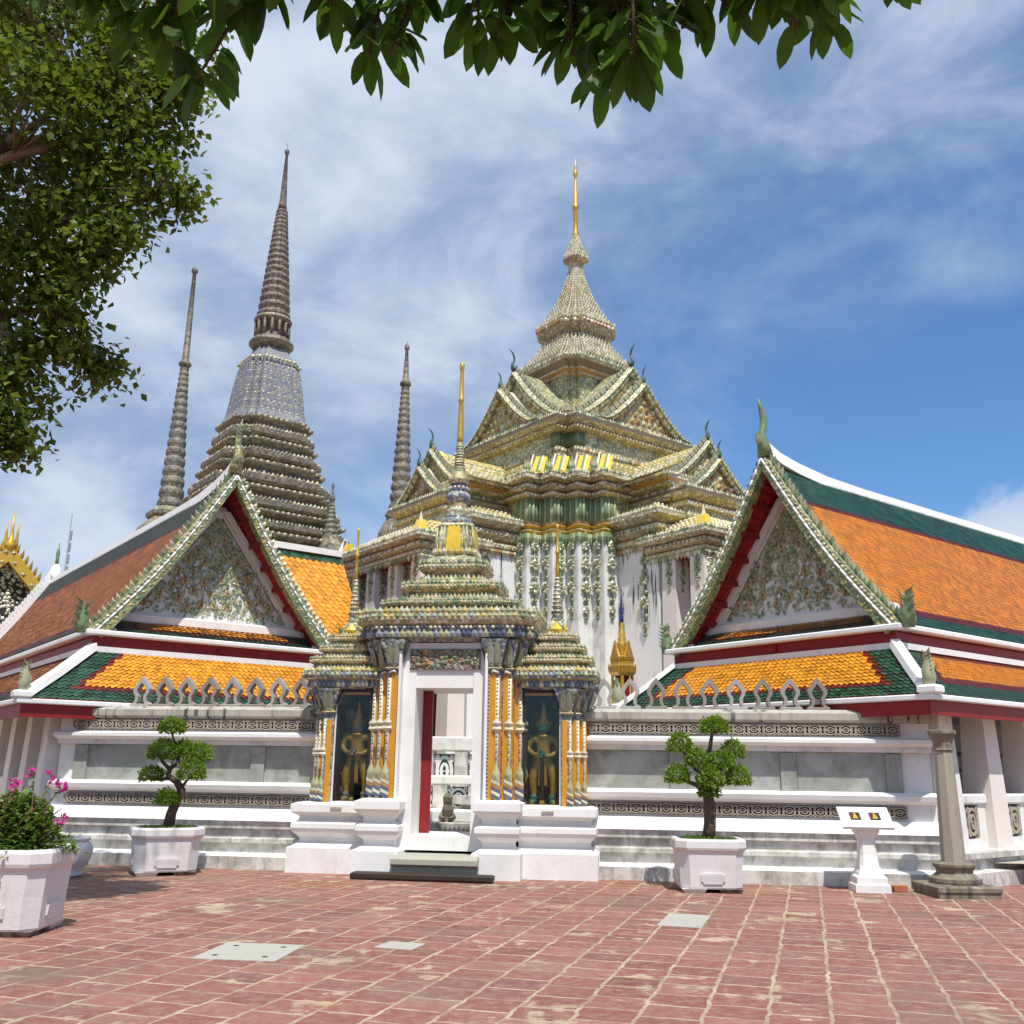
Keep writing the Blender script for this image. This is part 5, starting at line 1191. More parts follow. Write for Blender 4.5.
# ------------------------------------------------------------------ planters and plants
def octa(hx, hy, ch): return [(hx,-hy+ch), (hx,hy-ch), (hx-ch,hy), (-hx+ch,hy), (-hx,hy-ch), (-hx,-hy+ch), (-hx+ch,-hy), (hx-ch,-hy)]
def planter(label, x, y, rz, hx, hy, ch, h):
    o = thing('planter', label, 'planter', (x, y, 0), rz)
    b = MB(); lv = [(.86,.05), (.88,.07), (.90,h*.45), (.93,h*.72), (.94,h*.76)]
    b.loft([[(X, Y, z) for X, Y in octa(hx*k, hy*k, ch*k)] for k, z in lv], pot_paint, (True, True))
    for ux, uy, L in ((0,-1,hx), (1,0,hy), (-1,0,hy), (0,1,hx)):
        tx, ty = -uy, ux; d0 = (hy if ux == 0 else hx)*.885
        def P(a, out, z): return (tx*a+ux*(d0+out), ty*a+uy*(d0+out), z)
        w = L*.34; z0, z1 = .14*h/.65, .22*h/.65
        b.loft([[P(-w,-.03,z0), P(w,-.03,z0), P(w,.018,z0), P(-w,.018,z0)][::-1], [P(-w,-.03,z1), P(w,-.03,z1), P(w,.028,z1), P(-w,.028,z1)][::-1]], pot_paint)
        b.loft([[P(-w*.8,.0,z0-.03), P(w*.8,.0,z0-.03), P(w*.8,.016,z0-.03), P(-w*.8,.016,z0-.03)][::-1], [P(-w*.8,.0,z1+.02), P(w*.8,.0,z1+.02), P(w*.8,.026,z1+.02), P(-w*.8,.026,z1+.02)][::-1]], pot_paint)
    b.build('body', o)
    b = MB(); ri = [(.94,h*.76), (1.0,h*.80), (1.02,h*.84), (1.02,h*.96), (.99,h), (.86,h), (.84,h-.06)]
    b.loft([[(X, Y, z) for X, Y in octa(hx*k, hy*k, ch*k)] for k, z in ri], pot_paint, (False, False)); b.build('rim', o)
    for sx in (-1, 1):
        for sy in (-1, 1):
            b = MB(); cx, cy = sx*hx*.52, sy*hy*.52; b.loft([rect(cx-.13, cx+.13, cy-.13, cy+.13, 0), rect(cx-.16, cx+.16, cy-.16, cy+.16, .052)], stone_dark if (sx, sy) == (1,-1) else pot_paint); b.build('foot', o)
    b = MB(); rr = random.Random(int(x*100))
    b.loft([[(X, Y, h-.055) for X, Y in octa(hx*.85, hy*.85, ch*.85)], [(X, Y, h-.02) for X, Y in octa(hx*.6, hy*.6, ch*.6)]], soil_m)
    for i in range(420):
        a = rr.uniform(0, 6.28); r = math.sqrt(rr.random())*.8; px_, py_ = hx*r*math.cos(a), hy*r*math.sin(a)
        b.leaf((px_, py_, h-.05), (rr.uniform(-.6,.6), rr.uniform(-.6,.6), 1), (rr.uniform(-1,1), rr.uniform(-1,1), .2), rr.uniform(.05,.10), .022, leaf_shrub if rr.random() < .55 else leaf_bonsai)
    b.build('soil', o); return o
def pad(b, c, rx, ry, rz, n, rr, mt=None):
    """clipped cloud of tiny leaves on a twiggy dome"""
    for i in range(n):
        z = rr.uniform(-.55, 1); a = rr.uniform(0, 6.283); r = math.sqrt(max(0, 1-z*z)); k = rr.uniform(.80, 1.07) if rr.random() < .78 else rr.choice((rr.uniform(.4,.85), rr.uniform(1.05,1.28)))
        lump = 1+.16*noise.noise(Vector((c[0]*9+r*math.cos(a)*2.3, c[1]*7+r*math.sin(a)*2.3, z*2.3)))
        d = Vector((r*math.cos(a), r*math.sin(a), z)); p = Vector(c)+Vector((d.x*rx, d.y*ry, d.z*rz))*k*lump
        if z < 0: p.z = c[2]+(p.z-c[2])*.75
        od = (d + Vector((rr.uniform(-.9,.9), rr.uniform(-.9,.9), rr.uniform(-.5,.9)))).normalized()
        b.leaf(p, od, (d+Vector((rr.uniform(-.6,.6), rr.uniform(-.6,.6), .6))), rr.uniform(.035,.058), rr.uniform(.022,.034), mt or leaf_bonsai)
def bonsai(label, trunk, branches, pads, seed):
    rr = random.Random(seed); o = thing('bonsai_tree', label, 'bonsai', trunk[0][0]); b = MB(); base = Vector(trunk[0][0])
    rel = lambda p: tuple(Vector(p)-base)
    b.tube([rel(p) for p, r in trunk], [r for p, r in trunk], bark_dark, 9)
    for i in range(5): a = i*1.256+.3; b.tube([(0,0,.10), (math.cos(a)*.09, math.sin(a)*.09, .0), (math.cos(a)*.17, math.sin(a)*.17, -.04)], [.045,.035,.012], bark_dark, 6)
    b.build('trunk', o)
    for br in branches:
        b = MB(); b.tube([rel(p) for p, r in br], [r for p, r in br], bark_dark, 7); b.build('branch', o)
    for c, rx, rz in pads:
        rx *= .74; rz *= 1.12
        b = MB(); C_ = rel(c); pad(b, C_, rx, rx*.92, rz, int(1000*(rx/.18)**1.5), rr)
        for i in range(7): a = i*.9; b.tube([(C_[0], C_[1], C_[2]-rz*.45), (C_[0]+math.cos(a)*rx*.6, C_[1]+math.sin(a)*rx*.55, C_[2]+rz*.2)], [.012,.004], bark_dark, 4)
        b.build('foliage_pad', o)
    return o
planter('white octagonal planter holding the upright bonsai, left of the sign stand', 2.74, 14.2, -.03, .465, .43, .13, .68)
planter('white octagonal planter holding the leaning bonsai, close to the left wall', -5.06, 15.35, .42, .50, .46, .17, .66)
planter('big white planter filled with flowering shrub at the left edge', -4.78, 10.05, .04, .50, .46, .14, .76)
Y = 14.2
bonsai('upright bonsai with eight round clipped green pads in the planter beside the sign', [((2.76,Y,.62),.095), ((2.79,Y-.01,.85),.085), ((2.80,Y,1.10),.080), ((2.77,Y,1.28),.075), ((2.76,Y+.02,1.45),.055), ((2.80,Y+.03,1.70),.035), ((2.86,Y+.02,2.02),.026), ((2.88,Y,2.14),.015)],
       [[((2.77,Y,1.28),.045), ((2.60,Y-.05,1.38),.035), ((2.42,Y-.04,1.44),.02)], [((2.77,Y,1.32),.045), ((2.95,Y+.05,1.38),.035), ((3.12,Y,1.46),.02)], [((2.77,Y,1.48),.035), ((2.62,Y+.02,1.58),.025), ((2.46,Y+.05,1.82),.018)], [((2.79,Y+.03,1.6),.035), ((2.98,Y+.06,1.66),.025), ((3.13,Y+.08,1.79),.016)], [((2.77,Y,1.4),.03), ((2.62,Y-.12,1.58),.02)], [((2.78,Y,1.45),.03), ((2.95,Y-.10,1.60),.02)]],
       [((2.90,Y,2.15),.235,.125), ((2.42,Y+.06,1.90),.20,.15), ((3.17,Y+.10,1.82),.19,.14), ((2.63,Y-.06,1.69),.20,.14), ((2.96,Y-.08,1.66),.21,.15), ((2.35,Y-.02,1.47),.20,.14), ((2.78,Y-.18,1.44),.22,.16), ((3.20,Y-.02,1.46),.21,.16), ((2.78,Y-.05,1.27),.16,.09)], 41)
Y = 15.35
bonsai('leaning bonsai with seven flat clipped green pads on a crooked trunk before the left wall', [((-5.05,Y,.60),.09), ((-5.02,Y,.85),.075), ((-4.96,Y,1.02),.07), ((-4.90,Y,1.18),.065), ((-4.98,Y,1.30),.055), ((-5.12,Y,1.38),.045), ((-5.10,Y,1.50),.038), ((-4.98,Y,1.58),.032), ((-5.06,Y+.02,1.82),.022), ((-5.13,Y,2.02),.016)],
       [[((-5.10,Y,1.36),.035), ((-5.2,Y-.05,1.33),.025), ((-5.33,Y-.05,1.36),.015)], [((-5.10,Y,1.48),.035), ((-5.22,Y,1.58),.025), ((-5.28,Y,1.66),.015)], [((-4.98,Y,1.57),.03), ((-4.85,Y+.05,1.60),.02), ((-4.74,Y+.08,1.68),.014)], [((-4.92,Y,1.2),.035), ((-4.82,Y-.08,1.3),.022), ((-4.76,Y-.1,1.38),.015)], [((-5.0,Y,.95),.03), ((-5.06,Y-.12,1.0),.016)]],
       [((-5.13,Y,2.08),.235,.125), ((-5.22,Y-.03,1.71),.28,.16), ((-4.95,Y+.10,1.76),.18,.12), ((-4.72,Y+.06,1.68),.25,.15), ((-5.35,Y-.05,1.37),.21,.125), ((-4.74,Y-.10,1.43),.24,.17), ((-5.06,Y-.14,1.04),.19,.125)], 43)
# flowering shrub
sh = thing('flowering_shrub', 'bushy green shrub with a few magenta blossoms in the big planter at the left edge', 'shrub', (-4.78, 10.05, .70)); rr = random.Random(8)
b = MB()
for i in range(26):
    a = rr.uniform(0,6.28); r = rr.uniform(.15,.50); h = rr.uniform(.2,.5); b.tube([(0,0,0), (math.cos(a)*r*.5, math.sin(a)*r*.5, h*.6), (math.cos(a)*r, math.sin(a)*r, h)], [.014,.010,.005], bark_dark, 5)
tw = [((.16,-.1,.15), (.22,-.2,.5), (.20,-.22,.76)), ((.24,-.1,.15), (.36,-.2,.45), (.50,-.26,.62)), ((.26,-.15,.1), (.44,-.2,.22), (.53,-.22,.30)), ((-.05,-.2,.2), (.02,-.3,.5), (.05,-.32,.60)), ((.26,-.1,.1), (.40,-.2,.1), (.60,-.24,.10)), ((.1,-.1,.2), (.3,-.2,.5), (.36,-.2,.66))]
for t in tw: b.tube(t, [.009,.006,.003], bark, 5)
b.build('stem', sh)
b = MB()
for i in range(3600):
    a = rr.uniform(0,6.28); k = rr.random()**.5; z = rr.random(); R_ = (.52*(1-z*.5))*k*(1+.22*math.sin(a*3+z*5))
    p = (R_*math.cos(a), R_*math.sin(a)*.92, -.02+z*.66*(1-.35*k))
    b.leaf(p, (math.cos(a)+rr.uniform(-1,1), math.sin(a)+rr.uniform(-1,1), rr.uniform(-.4,1)), (rr.uniform(-.6,.6), rr.uniform(-.6,.6), 1), rr.uniform(.05,.095), rr.uniform(.03,.05), leaf_dry if (rr.random() < .05 or (a > 3.5 and a < 4.3 and z > .45 and rr.random() < .5)) else leaf_shrub)
for t in tw:
    for i in range(16):
        u = rr.uniform(.3,1); p = lerp(t[1], t[2], u); b.leaf(p, (rr.uniform(-1,1), rr.uniform(-1,1), rr.uniform(-.3,.6)), (0,0,1), rr.uniform(.03,.06), .03, leaf_shrub)
b.build('foliage', sh)
for c, n, s_ in (((.20,-.22,.77),5,.035), ((.50,-.26,.63),9,.04), ((.53,-.22,.31),7,.035), ((.08,-.32,.62),4,.03), ((.36,-.2,.70),6,.03), ((.10,-.3,.66),3,.03)):
    b = MB()
    for i in range(n):
        p = (c[0]+rr.gauss(0,s_*.7), c[1]+rr.gauss(0,s_*.6), c[2]+rr.gauss(0,s_*.7))
        for k in range(3): b.leaf(p, (rr.uniform(-1,1), rr.uniform(-1,1), rr.uniform(-.5,1)), (rr.uniform(-1,1), rr.uniform(-1,1), .5), .05, .038, petal)
    b.build('blossom', sh)
# urn
b = MB(); b.lathe([(.16,0), (.20,.02), (.21,.05), (.17,.08), (.26,.16), (.31,.28), (.32,.36), (.29,.44), (.24,.48), (.27,.50), (.27,.53), (.22,.53), (.21,.46)], pot_paint, 24)
tag(b.build('urn', None, (-6.22, 14.75, 0)), 'round pale urn standing on the bricks behind the big left planter', 'urn')

# ------------------------------------------------------------------ sign stand, stone column, brick
sg_ = thing('sign_stand', 'white pedestal with a tilted information board showing two small pictures', 'sign', (4.98, 14.35, 0), -.10)
b = MB(); b.loft([rect(-h, h, -h, h, z) for h, z in ((.27,0), (.27,.10), (.235,.12), (.235,.20), (.20,.23), (.19,.26), (.165,.30), (.155,.34))], white_clean); b.build('base', sg_)
b = MB(); b.loft([[(x*k, y*k, z) for x, y in octa(.155,.155,.05)] for k, z in ((1,.34), (.86,.50), (.80,.72), (.9,.74), (1.0,.78), (1.2,.82), (1.25,.86))], white_clean); b.build('shaft', sg_)
b = MB(); til = math.radians(32)
def sp(x, u, o=0): return (x, -.24+u*math.cos(til)-o*math.sin(til), .86+u*math.sin(til)+o*math.cos(til))
def slab(b, x0, x1, u0, u1, o0, o1, mt): b.loft([[sp(x0,u0,o0), sp(x1,u0,o0), sp(x1,u1,o0), sp(x0,u1,o0)], [sp(x0,u0,o1), sp(x1,u0,o1), sp(x1,u1,o1), sp(x0,u1,o1)]], mt)
slab(b, -.40, .40, 0, .50, 0, .04, sign_w); bo = b.build('board', sg_)
for cx in (-.155, .155):
    b = MB(); slab(b, cx-.085, cx+.085, .17, .36, .041, .045, dark_wood); slab(b, cx-.075, cx+.075, .18, .35, .0455, .047, dark_in if cx < 0 else niche_in)
    slab(b, cx-.075, cx-.058, .18, .35, .0472, .048, red_paint); slab(b, cx+.05, cx+.075, .18, .35, .0472, .048, dark_wood)
    for u, w in ((.20,.04), (.235,.03), (.27,.022), (.295,.018)): slab(b, cx-w, cx+w, u, u+.036, .0474, .0495, gold_y)
    b.build('picture', bo)
sg_.scale = (.86,.86,.95)
sc = thing('stone_column', 'weathered freestanding stone column with a flared capital on a mossy stepped base', 'column', (6.02, 14.0, 0), .02)
b = MB(); pl8 = lambda h, z: [(x, y, z) for x, y in octa(h, h, h*.58)]
b.loft([rect(-h, h, -h, h, z) for h, z in ((.46,0), (.46,.06), (.48,.08), (.48,.13), (.45,.15))], stone_dark); b.loft([pl8(h, z) for h, z in ((.34,.15), (.35,.18), (.35,.22), (.30,.25), (.24,.29), (.25,.34), (.28,.37), (.28,.40), (.22,.43))], stone_dark); b.build('base', sc)
b = MB(); b.loft([pl8(h, z) for h, z in ((.165,.43), (.16,.6), (.125,1.82), (.12,1.87))], stone); b.build('shaft', sc)
b = MB(); b.loft([pl8(h, z) for h, z in ((.12,1.87), (.145,1.89), (.13,1.92), (.13,1.99), (.165,2.06), (.175,2.08), (.195,2.11), (.195,2.15), (.17,2.16))], stone_dark); b.build('capital', sc); sc.scale = (.88, .88, 1)
b = MB(); b.box(-.10,.10,-.05,.05,0,.085,brick_m,.008); tag(b.build('brick', None, (5.38, 14.33, 0), (0,0,.2)), 'loose orange brick lying on the ground beside the sign stand', 'brick')

# ------------------------------------------------------------------ golden shrine top behind the right wall
gs = thing('golden_shrine', 'small gilded shrine with a pointed blue-tipped spire behind the right wall', 'shrine', (2.27, 20.0, .30), -AZ); gs.scale = (.68, .68, 1)
b = MB()
for sx in (-1, 1):
    for sy in (-1, 1): b.box(sx*.20-.035, sx*.20+.035, sy*.20-.035, sy*.20+.035, .9, 3.12, gold_y)
b.box(-.30,.30,-.30,.30,0,.9,white); b.box(-.15,.15,-.15,.15,.9,3.1,red_paint); b.build('post', gs)
b = MB(); pl = redent(1, .35, 2)
b.loft([[(x*r, y*r, z) for x, y in pl] for r, z in ((.26,3.10), (.34,3.16), (.36,3.26), (.30,3.28), (.29,3.38), (.30,3.40), (.31,3.44), (.20,3.50), (.17,3.62), (.15,3.70))], gold)
b.spikes(scaled(pl, .35), 3.26, .08, .06, .07, [gold]); b.spikes(scaled(pl, .30), 3.44, .06, .05, .06, [gold]); b.build('roof', gs)
b = MB()
for k in range(4):
    T = ((lambda x, y: (x,y)), (lambda x, y: (-y,x)), (lambda x, y: (-x,-y)), (lambda x, y: (y,-x)))[k]
    b.loft([[T(.31,-.20)+(3.42,), T(.31,.20)+(3.42,), T(.31,0)+(3.80,)], [T(.24,-.20)+(3.42,), T(.24,.20)+(3.42,), T(.24,0)+(3.80,)]], gold)
    b.loft([[T(.315,-.12)+(3.46,), T(.315,.12)+(3.46,), T(.315,0)+(3.68,)], [T(.32,-.12)+(3.46,), T(.32,.12)+(3.46,), T(.32,0)+(3.68,)]], chip_o)
b.build('gable', gs)
b = MB(); b.lathe([(.15,3.66), (.16,3.75), (.11,3.80), (.13,3.86), (.09,3.90), (.11,3.96), (.07,4.0), (.085,4.06), (.05,4.12), (.06,4.16), (.04,4.2)], gold, 12); b.lathe([(.055,4.18), (.06,4.3), (.035,4.33), (.05,4.36), (.04,4.48), (.022,4.52), (.035,4.56), (.02,4.7), (.006,4.82)], blue_gold, 10); b.build('spire', gs)

# balustrade and stone guardian seen through the gate
def balus(label, x, y, rz, w, h, n):
    o = thing('balustrade', label, 'balustrade', (x, y, .30), rz); st = w/n
    b = MB(); b.box(-w/2, w/2, -.16, .16, 0, h*.30, white_old); b.box(-w/2-.03, w/2+.03, -.20, .20, h*.30, h*.40, white, .02); b.box(-w/2-.03, w/2+.03, -.19, .19, h*.84, h, white, .03); b.build('rail', o)
    for i in range(n+1):
        b = MB(); cx = -w/2+i*st; b.box(cx-.14, cx+.14, -.17, .17, h*.40, h*.84, white_old); b.build('post', o)
    for i in range(n):
        b = MB(); lattice_panel(b, lambda X, Y_, Z: (X, Y_, Z), -w/2+i*st+.16, -w/2+(i+1)*st-.16, h*.43, h*.81, white_trim, lattice_green, -.05); b.build('lattice_panel', o)
    return o
balus('lower white balustrade with green lattice seen through the gateway door', -1.3, 20.0, WALLROT, 4.2, 1.12, 6)
balus('upper white balustrade with green lattice behind the lower one, seen through the door', -1.75, 22.2, WALLROT, 3.0, 1.92, 4)
b = MB(); b.box(-1.9,1.9,-.5,.5,0,.30,white_old,.02); b.box(-1.8,1.8,-.42,.5,.30,.5,white_clean,.02); tag(b.build('low_step', None, (-1.2, 19.3, .30), (0,0,WALLROT)), 'low white stained step in front of the lower balustrade beyond the door', 'step')
b = MB(); b.loft([rect(-.20,.20,-.20,.20,0), rect(-.2,.2,-.2,.2,.12)], stone_dark); b.loft([[(x*k, y*k*.8+o, z) for x, y in octa(.15,.15,.05)] for k, o, z in ((1,0,.12), (1.15,0,.3), (.85,.02,.5), (1.0,0,.66), (.7,-.02,.78), (.75,-.04,.84), (.8,-.05,.95), (.4,-.04,1.04))], stone_dark)
for sx in (-1, 1): b.tube([(sx*.10,-.02,.68), (sx*.19,-.06,.5), (sx*.06,-.16,.46)], [.05,.045,.04], stone_dark, 7)
fg = b.build('stone_figure', None, (-1.10, 18.9, .30), (0,0,WALLROT)); fg.scale = (.7,.7,.78); tag(fg, 'small dark mossy stone figure standing beyond the open gateway', 'statue')

# ------------------------------------------------------------------ slabs let into the paving
def pslab(label, x, y, rz, w, d, holes):
    b = MB(); b.loft([rect(-w/2, w/2, -d/2, d/2, .0), rect(-w/2, w/2, -d/2, d/2, .005), rect(-w/2+.012, w/2-.012, -d/2+.012, d/2-.012, .007)], conc_slab)
    for hx, hy in holes: b.lathe([(.028,.0072), (.028,.0082)], dark_in, 10, (hx*w, hy*d))
    tag(b.build('paving_slab', None, (x, y, 0), (0,0,rz)), label, 'slab')
pslab('largest pale concrete cover slab with small lifting holes, let into the bricks', -2.2, 9.15, R(-17)+.18, .72, .78, [(-.3,-.3), (.3,.3), (-.3,.3), (.3,-.3)])
pslab('broken pale concrete slab in the bricks before the right planter', 1.92, 11.35, R(-17), .46, .95, [])
pslab('small pale square slab in the bricks right of the cover with lifting holes', -.95, 9.55, R(-17), .36, .34, [])

# fern on the gate roof
fr = thing('fern', 'small green fern rooted between the gate roof and its right turret', 'fern', wp(-.99+1.28, -.15, 3.25)); b = MB(); rr = random.Random(2)
for i in range(170):
    a = rr.uniform(0,6.28); b.leaf((rr.gauss(0,.06), rr.gauss(-.03,.05), rr.uniform(-.18,.15)), (math.cos(a), -.6+math.sin(a), rr.uniform(-.6,.8)), (0,-.3,1), rr.uniform(.06,.12), .045, leaf_fern)
b.build('foliage', fr); b = MB(); b.tube([(0,.05,-.2), (0,0,0), (.02,-.03,.1)], [.012,.01,.004], bark, 5); b.build('stem', fr)

rl = MB()
for z in (1.90, 1.64): rl.tube([(-1.5,0,z), (-.5,0,z), (.6,0,z), (1.5,0,z)], .03, metal_dark, 6)
rl.tube([(-.55,0,1.90), (-.50,-.02,1.72), (-.38,-.02,1.64)], .034, metal_dark, 6)
for x in (-1.5, .35, 1.5): rl.tube([(x,0,.46), (x,0,1.90)], .03, metal_dark, 6)
tag(rl.build('handrail', None, (8.32, 17.51, 0), (0,0,.6514)), 'black metal handrail inside the right gallery, seen between its white columns', 'handrail')

# ------------------------------------------------------------------ the tree on the left
tr = thing('tree', 'large leafy tree reaching in from beyond the left edge, its crown of small bright leaves', 'tree', (-9.4, 9.6, 0)); rr = random.Random(77)
TB = Vector((-9.4, 9.6, 0))
b = MB(); b.tube([(0,0,-.05), (0,0,.3), (.05,0,1.5), (.15,.0,3.0), (.5,-.05,4.6)], [.50,.38,.31,.28,.24], bark, 12)
for i in range(7): a = i*.9; b.tube([(.0,.0,.55), (math.cos(a)*.4, math.sin(a)*.4, .12), (math.cos(a)*.75, math.sin(a)*.75, -.03)], [.16,.11,.03], bark, 7)
b.build('trunk', tr)
clumps = [((-5.12,9.5,8.73),.75), ((-4.34,9.6,7.95),.62), ((-4.93,9.4,7.23),.8), ((-5.0,9.6,6.15),.62), ((-5.15,9.5,5.4),.42), ((-4.2,9.5,8.75),.6), ((-3.98,9.4,7.25),.42), ((-4.55,9.5,6.55),.48), ((-6.36,9.6,8.07),1.0), ((-6.2,9.8,6.4),.8), ((-3.72,9.5,7.75),.40), ((-4.50,9.4,5.95),.30),
          ((-5.12,9.5,4.75),.24), ((-4.77,9.6,9.53),.75), ((-5.93,9.3,9.64),.9), ((-3.66,9.6,8.95),.26), ((-5.5,9.9,7.9),.9), ((-5.6,9.2,6.9),.7), ((-5.7,9.6,5.7),.5), ((-7.2,9.6,9.0),1.1), ((-7.6,9.8,7.2),.9), ((-4.4,10.6,10.2),.8), ((-6.0,10.5,10.6),1.1), ((-5.0,8.6,8.2),.6), ((-5.4,8.7,9.6),.6), ((-3.95,9.5,8.3),.45), ((-4.15,9.3,6.85),.3), ((-4.6,10.1,5.75),.25), ((-5.3,9.3,5.0),.3), ((-7.5,8.6,6.2),.8), ((-8.6,10.8,8.4),1.1), ((-8.8,8.4,7.4),1.0), ((-10.6,9.4,8.0),1.3), ((-9.6,10.6,9.8),1.2)]
lim = [[(-8.9,9.55,4.6), (-7.9,9.5,6.0), (-6.6,9.5,7.3), (-5.6,9.5,8.2), (-4.9,9.5,8.8)], [(-8.9,9.55,4.6), (-8.2,9.6,5.6), (-7.0,9.7,6.4), (-5.6,9.6,7.0), (-4.6,9.5,7.35), (-3.95,9.5,7.5)], [(-8.9,9.5,4.6), (-8.0,9.4,5.2), (-6.5,9.5,5.9), (-5.4,9.5,6.1), (-4.7,9.5,6.2)], [(-8.9,9.6,4.6), (-8.4,9.8,6.4), (-7.6,9.9,8.0), (-6.4,10.0,9.4)], [(-6.6,9.5,7.3), (-5.9,9.2,7.5), (-5.3,9.1,7.75), (-4.6,9.3,8.1), (-4.1,9.5,8.5)], [(-8.9,9.55,4.6), (-9.2,9.8,6.4), (-9.6,10.2,8.2)], [(-5.4,9.5,6.1), (-5.2,9.5,5.6), (-5.15,9.5,4.9)], [(-8.95,9.5,4.4), (-8.9,9.0,6.0), (-8.8,8.5,7.2)]]
for i, L_ in enumerate(lim):
    b = MB(); n = len(L_); r0 = .15 if i < 4 else .07
    b.tube([tuple(Vector(p)-TB) for p in L_], [r0*(1-k/(n-1))+.018 for k in range(n)], bark, 8); b.build('limb', tr)
b = MB(); nodes = [p for L_ in lim for p in L_[1:]]
for c, R_ in clumps:
    c = (c[0]-(.22 if c[0] > -4.6 else 0), c[1], c[2]); cv_ = Vector(c); near = min(nodes, key=lambda p: (Vector(p)-cv_).length)
    tips = []
    for i in range(int(22*R_**1.6)+8):
        d = Vector((rr.gauss(0,1), rr.gauss(0,1), rr.gauss(0,1))).normalized()*R_*rr.random()**.42; d.z *= .85
        t = cv_+d; tips.append(t)
        mid = (Vector(near)+t)/2+Vector((rr.uniform(-.1,.1), rr.uniform(-.1,.1), rr.uniform(-.05,.15)))
        if rr.random() < .45: b.tube([tuple(Vector(near)-TB), tuple(mid-TB), tuple(t-TB)], [.022,.013,.004], bark, 4)
    vis = c[0] > -7.4
    for t in tips:
        for i in range(48 if vis else 14):
            off_ = Vector((rr.gauss(0,.13), rr.gauss(0,.13), rr.gauss(0,.10))); p = t+off_-TB
            b.leaf(p, (rr.uniform(-1,1), rr.uniform(-1,1), rr.uniform(-1.1,.25)), (rr.uniform(-.8,.8), rr.uniform(-.8,.8), 1), rr.uniform(.075,.135) if vis else .15, rr.uniform(.055,.09), leaf_tree, .12)
b.build('crown', tr)

# ------------------------------------------------------------------ overhanging branch of big glossy leaves (its trunk stands behind the camera)
ob = thing('overhanging_tree', 'dark branch of large glossy hanging leaves overhead, close to the viewer', 'tree', (3.4, -2.6, 0)); OB = Vector((3.4,-2.6,0)); rr = random.Random(19)
b = MB(); b.tube([(0,0,-.05), (0,0,.3), (-.05,.1,1.6), (-.2,.3,2.9)], [.34,.24,.19,.16], bark, 12); b.build('trunk', ob)
mains = [[(3.2,-2.3,2.9), (2.5,-.8,3.7), (1.6,1.2,4.15), (.9,2.3,4.22), (.2,2.6,4.15), (-.6,2.6,4.05), (-1.3,2.5,4.0), (-2.2,2.5,3.95)], [(.9,2.3,4.22), (1.0,2.5,4.1), (1.1,2.6,4.0)], [(1.6,1.2,4.15), (.6,2.0,4.25), (-.4,2.3,4.2), (-1.2,2.3,4.1)]]
for L_ in mains:
    b = MB(); n = len(L_); b.tube([tuple(Vector(p)-OB) for p in L_], [.075*(1-.8*k/(n-1)) if len(L_) > 4 else .03*(1-.6*k/n) for k in range(n)], bark, 8); b.build('limb', ob)
# hanging twigs: (x, tip height, y) of the lowest leaves, density
sprays = [(.58,3.80,14), (.65,3.82,12), (-.86,3.80,16), (-.79,3.83,14), (-1.80,3.76,16), (-1.68,3.72,20), (-1.42,3.70,18), (-1.30,3.72,20), (-1.16,3.62,24), (-1.05,3.52,24), (-.98,3.46,18), (-1.22,3.68,22), (-.70,3.80,12), (-.58,3.74,20), (-.46,3.62,24), (-.38,3.53,22), (-.30,3.68,16), (-.12,3.66,18), (-.06,3.61,16), (.06,3.68,22), (.16,3.58,26), (.25,3.48,28), (.33,3.46,22), (.42,3.66,20), (.50,3.74,14), (.20,3.72,26), (.30,3.66,24), (.74,3.78,12), (.82,3.60,20), (.90,3.74,20), (.98,3.78,18), (1.10,3.84,14), (-1.55,3.76,16), (-.9,3.72,8), (.0,3.78,18)]
lf = MB()
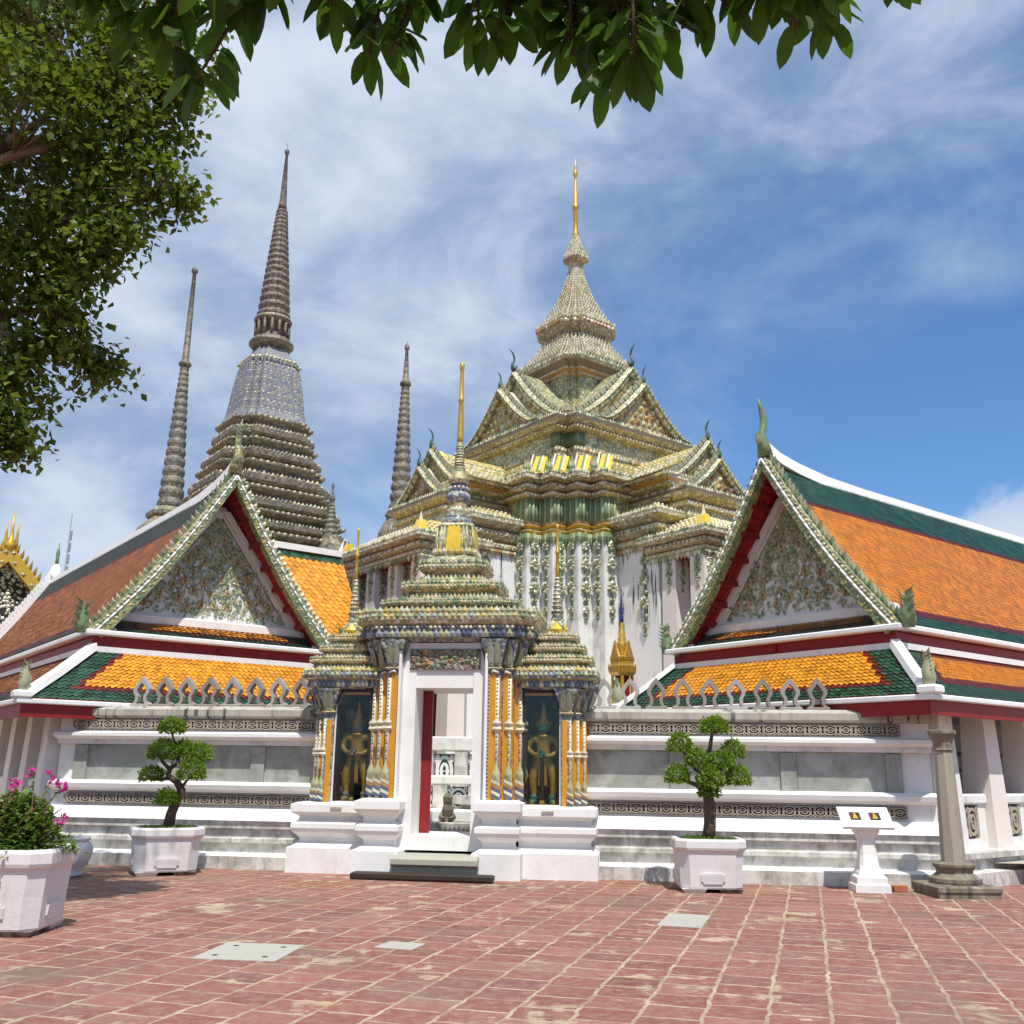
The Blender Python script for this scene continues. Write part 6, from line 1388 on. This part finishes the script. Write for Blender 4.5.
for x, zt, n in sprays:
    zt += .06 if x < -.9 else -.005
    tg = MB(); n = int(n*1.35); y = 2.5+rr.uniform(-.12,.12); top = Vector((x+rr.uniform(-.12,.12), y+rr.uniform(-.05,.05), 4.08)); tip = Vector((x, y, zt+.06))
    mid = (top+tip)/2+Vector((rr.uniform(-.05,.05), rr.uniform(-.05,.05), 0)); tg.tube([tuple(top-OB), tuple(mid-OB), tuple(tip-OB)], [.010,.007,.004], bark_dark, 5)
    for i in range(n):
        u = rr.random()**.8; p = top.lerp(mid, u*2) if u < .5 else mid.lerp(tip, u*2-1)
        a = rr.uniform(0,6.28); d = Vector((math.cos(a)*.75, math.sin(a)*.75, rr.uniform(-1.4,-.35))).normalized(); L = rr.uniform(.10,.155)
        q = p+Vector((d.x,d.y,-.1))*.03; tg.tube([tuple(p-OB), tuple(q-OB)], [.003,.0022], bark_dark, 4)
        # leaf blade: oblong with a pointed end, folded along the midrib
        sd_ = d.cross(Vector((rr.uniform(-.5,.5), rr.uniform(-.5,.5), 1))).normalized(); nn = sd_.cross(d); w = L*rr.uniform(.19,.24)
        prof_ = [(0,.0), (.14,.62), (.38,1.0), (.64,.95), (.85,.60), (1.0,.0)]
        vs_ = []
        for uu, ww in prof_:
            c_2 = q+d*L*uu-Vector((0,0,1))*L*.10*uu*uu-OB
            vs_ += [tuple(c_2-sd_*w*ww+nn*w*ww*.35), tuple(c_2), tuple(c_2+sd_*w*ww+nn*w*ww*.35)]
        fs_ = []
        for k in range(5): fs_ += [(3*k,3*k+1,3*k+4,3*k+3), (3*k+1,3*k+2,3*k+5,3*k+4)]
        lf.mesh(vs_, fs_, leaf_big, True)
    tg.build('twig', ob)
lf.build('leaves', ob)

# ------------------------------------------------------------------ groups of repeats
GROUPS = {'planter': 'planters on the plaza', 'bonsai_tree': 'clipped bonsai trees in planters', 'chedi': 'chedis behind the galleries', 'guardian_statue': 'guardian statues in the gateway niches',
          'temple_gallery': 'gabled galleries beside the gateway', 'boundary_wall': 'wall lengths beside the gateway', 'paving_slab': 'concrete slabs let into the paving', 'balustrade': 'balustrades seen through the gateway'}
for o in bpy.data.objects:
    k = o.name.split('.')[0]
    if o.parent is None and k in GROUPS: o['group'] = GROUPS[k]
